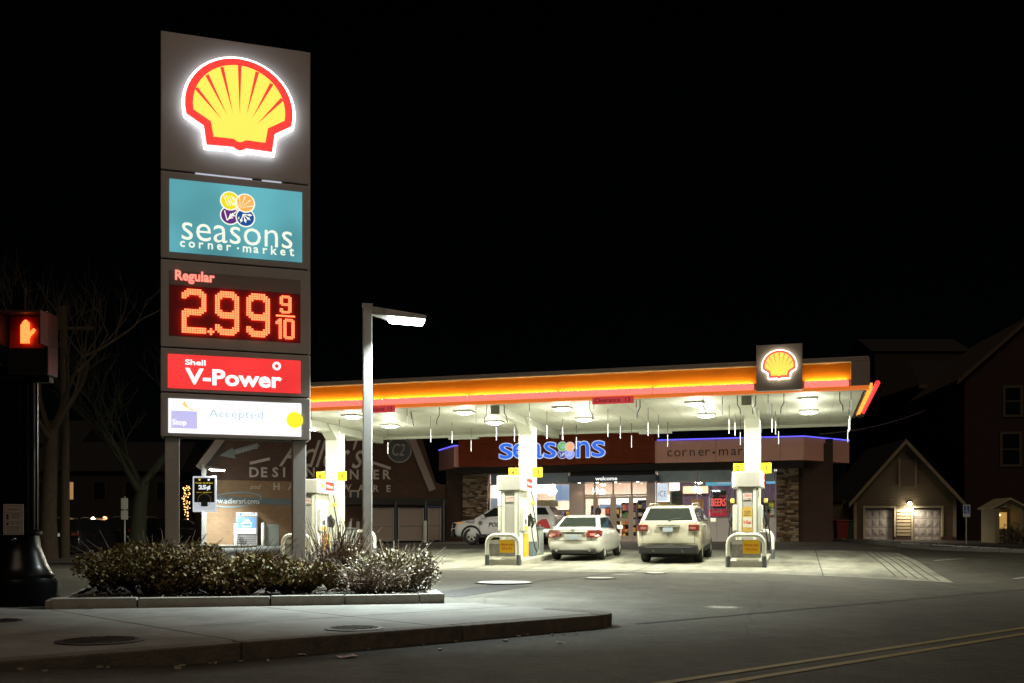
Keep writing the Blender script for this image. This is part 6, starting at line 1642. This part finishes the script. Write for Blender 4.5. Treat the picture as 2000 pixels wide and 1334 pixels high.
# big dark houses behind
house_w = mat('house_maroon', (.03, .010, .007), .8); siding_lines(house_w, .2)
house_t = mat('house_trim', (.07, .05, .03), .7)
def big_house(px, d, label, w, h, dep, wins, gable=True, rz=0.0, peak=3.2, lit=()):
    q = at_d(px, 1060, d); t = thing('dark_house', label, 'house', (q.x, q.y, .2), YAW + rz)
    MB().b2(-w / 2, w / 2, 0, dep, 0, h).build('wall', house_w, t)
    if gable:
        MB().plate([(-w / 2, h + .001), (w / 2, h + .001), (0, h + peak)], 0, .2).build('gable', house_w, t)
        for s_ in (-1, 1):
            MB().add([(0, -.4, h + peak + .25), (s_ * (w / 2 + .5), -.4, h - .15), (s_ * (w / 2 + .5), -.4, h - .40), (0, -.4, h + peak), (0, dep, h + peak + .25), (s_ * (w / 2 + .5), dep, h - .15), (s_ * (w / 2 + .5), dep, h - .40), (0, dep, h + peak)], [[0, 1, 2, 3], [0, 4, 5, 1], [1, 5, 6, 2], [3, 2, 6, 7]]).build('roof', house_t, t)
    else:
        MB().b2(-w / 2 - .3, w / 2 + .3, -.35, dep, h, h + .22).build('cornice', house_t, t)
        MB().add([(-w / 2 - .2, -.3, h + .221), (w / 2 + .2, -.3, h + .221), (w / 2 - 1, dep * .5, h + 2.6), (-w / 2 + 1, dep * .5, h + 2.6)], [[0, 1, 2, 3]]).build('roof', night_roof, t)
    for i, (x, z, ww, hh) in enumerate(wins):
        f = MB().b2(x - ww / 2 - .14, x + ww / 2 + .14, -.06, 0, z - .14, z + hh + .14).build('window', house_t, t)
        MB().b2(x - ww / 2, x + ww / 2, -.066, -.0605, z, z + hh).build('pane', win_dark, f)
        MB().b2(x - ww / 2, x + ww / 2, -.072, -.0665, z + hh / 2 - .03, z + hh / 2 + .03).build('sash', house_t, f)
        if i in lit: MB().b2(x + ww * .1, x + ww * .3, -.071, -.0665, z + .15, z + hh * .92).build('curtain', glow('lit_curtain', (.8, .6, .35), .16), f)
    return t
big_house(2010, 56, 'tall maroon gabled house behind the cream porch', 7.0, 9.6, 9, [(-1.0, 4.7, .9, 1.7), (1.3, 4.7, .9, 1.7), (-.9, 7.5, .8, 1.5), (1.3, 7.5, .8, 1.5)], True, R(-6))
big_house(1885, 66, 'long dark house wing with one dimly lit upper window', 6.0, 10.4, 8, [(-1.5, 8.3, 1.2, 1.5), (1.7, 8.5, 1.3, 1.5), (-2.3, 5.0, .9, 1.7), (.1, 5.0, .9, 1.7)], False, R(3), lit=(0,))
q = at_d(1800, 700, 95)
t = thing('far_gable_wall', 'very dim brown house wall high behind the garage', 'house', (q.x, q.y, 0), YAW)
MB().b2(-4.5, 4.5, 0, 8, 0, 18.5).build('wall', mat('far_wall', (.02, .014, .010), .9, var=.2), t)
MB().add([(-4.8, -.2, 18.5), (4.8, -.2, 18.5), (4.8, 8.2, 18.5), (-4.8, 8.2, 18.5), (-4.8, 4, 20.5), (4.8, 4, 20.5)], [[0, 1, 5, 4], [2, 3, 4, 5], [0, 4, 3], [1, 2, 5]]).build('roof', night_roof, t)
# service cable swinging from the shop to the house
A = at_d(1600, 848, 47); B = at_d(1815, 798, 62); pts = []
for i in range(17):
    f = i / 16; p = A.lerp(B, f); p.z -= 1.1 * f * (1 - f); pts.append(p)
c = MB().tube(pts, .022, 5).build('service_cable', mat('cable_grey', (.25, .22, .19), .6)); tag(c, 'thin overhead service cable running from the shop to the houses', 'cable')

# ================================================================ planter, shrubs, signal pole, litter
PA, PB = Vector((-5.95, 12.85)), Vector((-.94, 14.0))
dirp = (PB - PA).normalized(); nrm = Vector((-dirp.y, dirp.x))
def pw(s_, n_): 
    p = PA + dirp * s_ + nrm * n_; return cam2w(p.x, p.y)
LP = (PB - PA).length
planter = thing('planter', 'long stone kerbed planting bed below the price pylon', 'planter', (0, 0, 0))
MB().slab([pw(.1, .15), pw(LP - .1, .15), pw(LP + .1, 3.3), pw(-.2, 3.6)], -.4, -.03).build('soil', soil, planter)
cuts = [0, .75, 2.6, 3.55 + .2, 4.62, LP]
cuts = [0, 1.05, 2.75, 3.75, 4.78, LP - .0]
for a, b in zip(cuts[:-1], cuts[1:]):
    MB().slab([pw(a + .008, 0), pw(b - .008, 0), pw(b - .008, .19), pw(a + .008, .19)], -.4, .0 + rnd.uniform(-.008, .006)).build('kerb_stone', planter_stone, planter, bevel=.015)
for a, b in ((.2, 1.7), (1.7, 3.4)):
    MB().slab([pw(LP - .19, a + .008), pw(LP, a + .008), pw(LP + .1, b), pw(LP - .09, b)], -.4, .0).build('kerb_stone', planter_stone, planter, bevel=.015)
for a, b in ((.2, 1.7), (1.7, 3.4)):
    MB().slab([pw(-.12, a + .008), pw(.08, a + .008), pw(-.05, b), pw(-.25, b)], -.4, -.03).build('kerb_stone', planter_stone, planter, bevel=.015)
MB().slab([pw(-.2, 3.4), pw(LP, 3.4), pw(LP, 3.6), pw(-.2, 3.6)], -.4, 0).build('kerb_stone', planter_stone, planter, bevel=.015)
leaf_mats = [mat('leaf_%d' % i, c, .6, spec=.2) for i, c in enumerate(((.125, .092, .03), (.17, .118, .04), (.07, .068, .019), (.23, .16, .07)))]
twig_m = mat('twig', (.12, .08, .055), .9)
def shrub(label, s0, n0, rx, ry, h, nleaf, seed, leaf=.05, open_=.0, twigs=170, lumps=15, mats=leaf_mats, grp=None):
    rr = random.Random(seed); X0, Y0 = pw(s0, n0)
    ang = math.atan2(dirp.y, dirp.x) + YAW
    t = thing('shrub', label, 'shrub', (X0, Y0, -.03), ang, grp)
    cl = []
    for k in range(lumps):
        a = rr.uniform(0, 6.28); q = math.sqrt(rr.random())
        cl.append((rx * .78 * q * math.cos(a), ry * .78 * q * math.sin(a), h * rr.uniform(.22, .70), rr.uniform(.24, .46)))
    st = MB()
    for k in range(twigs):
        c = rr.choice(cl); a = rr.uniform(0, 6.28)
        e = Vector((c[0] + rr.uniform(-1, 1) * rx * .45, c[1] + rr.uniform(-1, 1) * ry * .45, min(h * 1.28, c[2] + rr.uniform(-.1, .75) * h)))
        b = Vector((c[0] * .35, c[1] * .35, 0)); mid = b.lerp(e, .5) + Vector((rr.uniform(-.08, .08), rr.uniform(-.08, .08), .08))
        st.tube([b, mid, e], [.012, .007, .003], 4, caps=False)
    st.build('stems', twig_m, t)['kind'] = 'stuff'
    bins = [MB() for _ in mats]
    for k in range(nleaf):
        c = rr.choice(cl); u_ = rr.uniform(-1, 1); a = rr.uniform(0, 6.28); q = rr.random() ** .33 * (1 - open_ * rr.random())
        s2 = math.sqrt(1 - u_ * u_); R_ = c[3]
        p = Vector((c[0] + q * s2 * math.cos(a) * rx * R_, c[1] + q * s2 * math.sin(a) * ry * R_, c[2] + q * u_ * h * .36))
        if p.z < .02 or (p.x / rx) ** 2 + (p.y / ry) ** 2 > 1.15: continue
        d = Vector((rr.gauss(0, 1), rr.gauss(0, 1), rr.gauss(.5, .8))).normalized(); w = d.cross(Vector((rr.gauss(0, 1), rr.gauss(0, 1), rr.gauss(0, 1)))).normalized()
        L = leaf * rr.uniform(.7, 1.3); w = w * L * .36
        bins[min(len(mats) - 1, int(rr.random() ** 1.3 * len(mats)))].add([p, p + d * L * .5 + w, p + d * L, p + d * L * .5 - w], [[0, 1, 2, 3]])
    for m_, b in zip(mats, bins): b.build('leaves', m_, t, fix=False)['kind'] = 'stuff'
    return t
shrub('broad bronze green evergreen shrub at the end of the bed by the signal pole', 1.05, 1.45, 1.15, 1.05, .74, 15000, 1, .06)
shrub('low bronze green shrub in front of the left pylon post', 2.2, 1.25, 1.0, .9, .64, 11000, 2, .06)
shrub('sparse leafy shrub between the pylon posts', 3.15, 1.05, .75, .7, .50, 4200, 3, .055, .3, 160)
dry = [mat('dry_%d' % i, c, .7) for i, c in enumerate(((.16, .11, .07), (.23, .17, .11), (.10, .075, .05)))]
shrub('twiggy dry shrub around the right pylon post', 3.72, 1.9, .62, .6, .88, 700, 4, .04, .2, 330, mats=dry)
shrub('low dry weeds at the foot of the right pylon post', 4.1, .75, .7, .45, .42, 1500, 6, .045, .3, 160, mats=dry)
pale = [mat('pale_leaf_%d' % i, c, .5) for i, c in enumerate(((.17, .15, .08), (.27, .23, .15), (.11, .09, .05)))]
shrub('rounded speckled shrub below the lamp post', 4.55, 1.6, .80, .8, .62, 8000, 5, .05, mats=pale)
rr = random.Random(31); X0, Y0 = pw(LP - .15, 1.0)
t = thing('dry_weed', 'tall bent dry weed at the end of the planter', 'weed', (X0, Y0, -.03))
m = MB(); lf_ = MB()
for k in range(7):
    x, y = rr.uniform(-.2, .2), rr.uniform(-.2, .2); e = (x + rr.uniform(.0, .35), y, rr.uniform(.35, .8)); m.tube([(x, y, 0), (x + .04, y, e[2] * .6), e, (e[0] + .06, e[1], e[2] - .04)], [.008, .006, .004, .002], 5)
    for j in range(9):
        f = rr.uniform(.35, 1); p = Vector((lerp(x, e[0], f), lerp(y, e[1], f), e[2] * f)); d = Vector((rr.gauss(0, 1), rr.gauss(0, 1), rr.gauss(0, .5))).normalized() * .06; w = Vector((-d.y, d.x, .01)) * .35
        lf_.add([p, p + d * .5 + w, p + d, p + d * .5 - w], [[0, 1, 2, 3]])
m.build('stems', twig_m, t); lf_.build('leaves', dry[0], t, fix=False)['kind'] = 'stuff'

# ---- black signal pole with the walk signal
q = at_z(38, 1180, SW); SD = 13.65
px2 = lambda px: (px - 1000) / FPX * (SD - .30) - (38 - 1000) / FPX * SD
pz2 = lambda py: EYE + SD * (HORIZON - py) / FPX - SW
B = at_d(38, 1178, SD)
sp = thing('signal_pole', 'thick black fluted signal pole with flared base and notice plate', 'signal pole', (B.x, B.y, SW), YAW)
gloss = mat('gloss_black', (.003, .003, .0034), .28, spec=.2)
base = MB().lathe([(.0, 0), (.50, 0), (.50, .30), (.48, .36), (.45, .37), (.45, .41), (.42, .43), (.36, .55), (.30, .72), (.27, .80), (.255, .95), (0, .95)], n=32).build('base', gloss, sp, smooth=35)
flt = MB(); nf = 16; prof = []
for k in range(nf * 4):
    a = 2 * math.pi * k / (nf * 4); r_ = .235 + (.014 if k % 4 in (0, 1) else -.004); prof.append((r_ * math.cos(a), r_ * math.sin(a)))
MB().slab(prof, .94, pz2(742)).build('shaft', gloss, sp)
MB().lathe([(.235, pz2(742) - .03), (.27, pz2(742)), (.27, pz2(742) + .05), (.245, pz2(742) + .07), (.245, pz2(742) + .14), (.26, pz2(742) + .16), (.2, pz2(742) + .2), (.10, pz2(742) + .2), (.085, 4.35), (0, 4.35)], n=28).build('upper_shaft', gloss, sp, smooth=35)
MB().lathe([(.255, .95), (.285, .97), (.285, 1.01), (.255, 1.03)], n=28).build('collar', gloss, sp, smooth=35)
np_ = MB().b2(px2(6), px2(46), -.30, -.285, pz2(1045), pz2(986)).build('notice_plate', mat('notice_pale', (.34, .31, .27), .6), sp, bevel=.025, seg=3)
y_ = -.3012; a0, a1, z0, z1 = px2(9), px2(43), pz2(1042), pz2(989)
m = MB()
for (u0, u1, w0, w1) in ((0, 1, 0, .012), (0, 1, .988, 1), (0, .015, .012, .988), (.985, 1, .012, .988), (.015, .985, .24, .25), (.015, .985, .43, .44), (.015, .985, .74, .75)):
    m.b2(lerp(a0, a1, u0), lerp(a0, a1, u1), y_, y_ + .0008, lerp(z0, z1, w0), lerp(z0, z1, w1))
for (u0, w0) in ((.10, .60), (.10, .50), (.10, .30)): m.b2(lerp(a0, a1, u0), lerp(a0, a1, u0 + .14), y_, y_ + .0008, lerp(z0, z1, w0), lerp(z0, z1, w0 + .09))
m.build('notice_print', black_ink, np_)
for k, (s_, w0) in enumerate((('START CROSSING', .65), ('DONT START', .55), ('DONT CROSS', .33), ('PUSH BUTTON', .16), ('TO CROSS', .07), ('PEDESTRIANS', .84))):
    text('lettering', s_, black_ink, np_, (lerp(a0, a1, .62 if k < 3 else .5), y_ + .0005, lerp(z0, z1, w0)), width=(a1 - a0) * (.5 if k < 3 else .7), height=.022, depth=.001)
MB().lathe([(0, -.33), (.02, -.325), (.028, -.30), (.028, -.27)], 'y', (px2(27), 0, pz2(1053)), 14).build('push_button', chrome, sp, smooth=50)
MB().tube([(.34, -.28, .38), (.30, -.31, .33), (.345, -.28, .27), (.37, -.26, .21), (.33, -.30, .19)], .008, 6).build('scroll_mark', mat('scroll_grey', (.30, .30, .29), .6), base)
# walk signal
WZ = SD - .42
cx = (52 - 1000) / FPX * WZ - (38 - 1000) / FPX * SD; zc = EYE + WZ * (HORIZON - 650) / FPX - SW
wsig = MB().b2(cx - .27, cx + .27, -.40, -.08, zc - .55, zc + .30).build('walk_signal', black_paint, sp, bevel=.02)
MB().b2(cx - .23, cx + .23, -.405, -.4005, zc - .20, zc + .22).build('lens', mat('lens_dark_red', (.55, .02, .012), .4), wsig)
MB().b2(cx - .28, cx + .28, -.62, -.401, zc + .23, zc + .26).b2(cx - .28, cx - .255, -.62, -.401, zc - .18, zc + .2299).b2(cx + .255, cx + .28, -.62, -.401, zc - .18, zc + .2299).build('visor', mat('visor_black', (.05, .03, .03), .4), wsig)
MB().b2(cx - .20, cx + .20, -.2, -.08, zc - .62, zc - .552).build('bracket', gloss, wsig)
hand = [(-.055, -.145), (.045, -.145), (.055, -.07), (.125, .02), (.095, .045), (.055, .0), (.052, .075), (.04, .12), (.022, .125), (.018, .14), (.0, .145), (-.012, .14), (-.018, .125), (-.036, .12), (-.045, .09), (-.062, .08), (-.066, -.06)]
m = MB(); step = .0125
def inside(P, x, z):
    c = False; j = len(P) - 1
    for i in range(len(P)):
        if (P[i][1] > z) != (P[j][1] > z) and x < (P[j][0] - P[i][0]) * (z - P[i][1]) / (P[j][1] - P[i][1]) + P[i][0]: c = not c
        j = i
    return c
for i in range(-13, 14):
    for j in range(-13, 14):
        x, z = i * step, j * step
        if inside(hand, x / 1.12, z / 1.12): m.box((cx + x, -.445, zc + z + .01), (step * .86, .004, step * .86))
m.build('hand_symbol', glow('hand_orange', (1.0, .21, .045), 2.4), wsig)
# a litter scrap or two along the gutter and by the bed
rr = random.Random(77); cols = [mat('litter_%d' % i, c, .6) for i, c in enumerate(((.5, .5, .48), (.45, .25, .2), (.3, .3, .28), (.35, .33, .25)))]
gut = []
for k in range(34):
    s_ = rr.uniform(-1.5, 8.4); n_ = 8.06 - abs(rr.gauss(0, .22)); X, Y = street2w(s_, n_); z = ground_z(X, Y)
    gut.append((X, Y, z, rr.uniform(.012, .035)))
o = MB()
for X, Y, z, s_ in gut: o.box((X, Y, z + .010), (s_ * 1.6, s_, .012), rr.uniform(0, 3))
tag(o.build('gutter_grit', cols[3]), 'bits of grit and leaf litter along the gutter', 'litter', kind='stuff')
for i, (px, py, z, w_, lab, ci) in enumerate(((678, 1284, -.28, .10, 'flat pinkish paper scrap in the gutter near the kerb', 1), (590, 1281, -.28, .05, 'thin white wrapper in the gutter by the kerb joint', 0), (1094, 1257, -.28, .05, 'small pale leaf on the asphalt below the kerb end', 0))):
    p = at_z(px, py, z); t = thing('litter_scrap', lab, 'litter', (p.x, p.y, ground_z(p.x, p.y) + .006), rr.uniform(0, 3))
    MB().add([(-w_, -w_ * .6, 0), (w_ * .2, -w_ * .7, .012), (w_, -w_ * .3, .004), (w_ * .9, w_ * .6, .016), (-.1 * w_, w_ * .5, .006), (-w_ * .9, w_ * .55, .014)], [[0, 1, 4, 5], [1, 2, 3, 4]]).build('paper', cols[ci], t, fix=False)
p = at_z(290, 1182, SW); t = thing('litter_heap', 'crumpled foil and cup litter against the planter kerb', 'litter', (p.x, p.y, SW))
m = MB()
for k in range(26):
    m.box((rr.uniform(-.16, .16), rr.uniform(-.05, .05), rr.uniform(.01, .10)), (rr.uniform(.02, .06), rr.uniform(.01, .04), rr.uniform(.01, .05)), rr.uniform(0, 3))
m.build('foil', mat('foil', (.35, .35, .36), .3, metal=.5), t); MB().lathe([(0, 0), (.035, 0), (.045, .10), (0, .10)], c=(.16, 0, .0), n=12).build('cup', mat('cup_pink', (.6, .35, .33), .5), t, smooth=40)
# fallen leaves and mulch under the shrubs
rr = random.Random(123); fl = MB()
for k in range(900):
    s_, n_ = rr.uniform(.2, LP - .2), rr.uniform(.22, 3.2); X, Y = pw(s_, n_); a = rr.uniform(0, 6.28); L = rr.uniform(.03, .07); z = -.024 + rr.uniform(0, .03)
    fl.add([(X, Y, z), (X + L * math.cos(a) * .6 - L * .3 * math.sin(a), Y + L * math.sin(a) * .6 + L * .3 * math.cos(a), z + rr.uniform(0, .02)), (X + L * math.cos(a), Y + L * math.sin(a), z), (X + L * math.cos(a) * .6 + L * .3 * math.sin(a), Y + L * math.sin(a) * .6 - L * .3 * math.cos(a), z + rr.uniform(0, .02))], [[0, 1, 2, 3]])
tag(fl.build('fallen_leaves', dry[0], None, fix=False), 'dry fallen leaves scattered over the planting bed', 'leaves', kind='stuff')
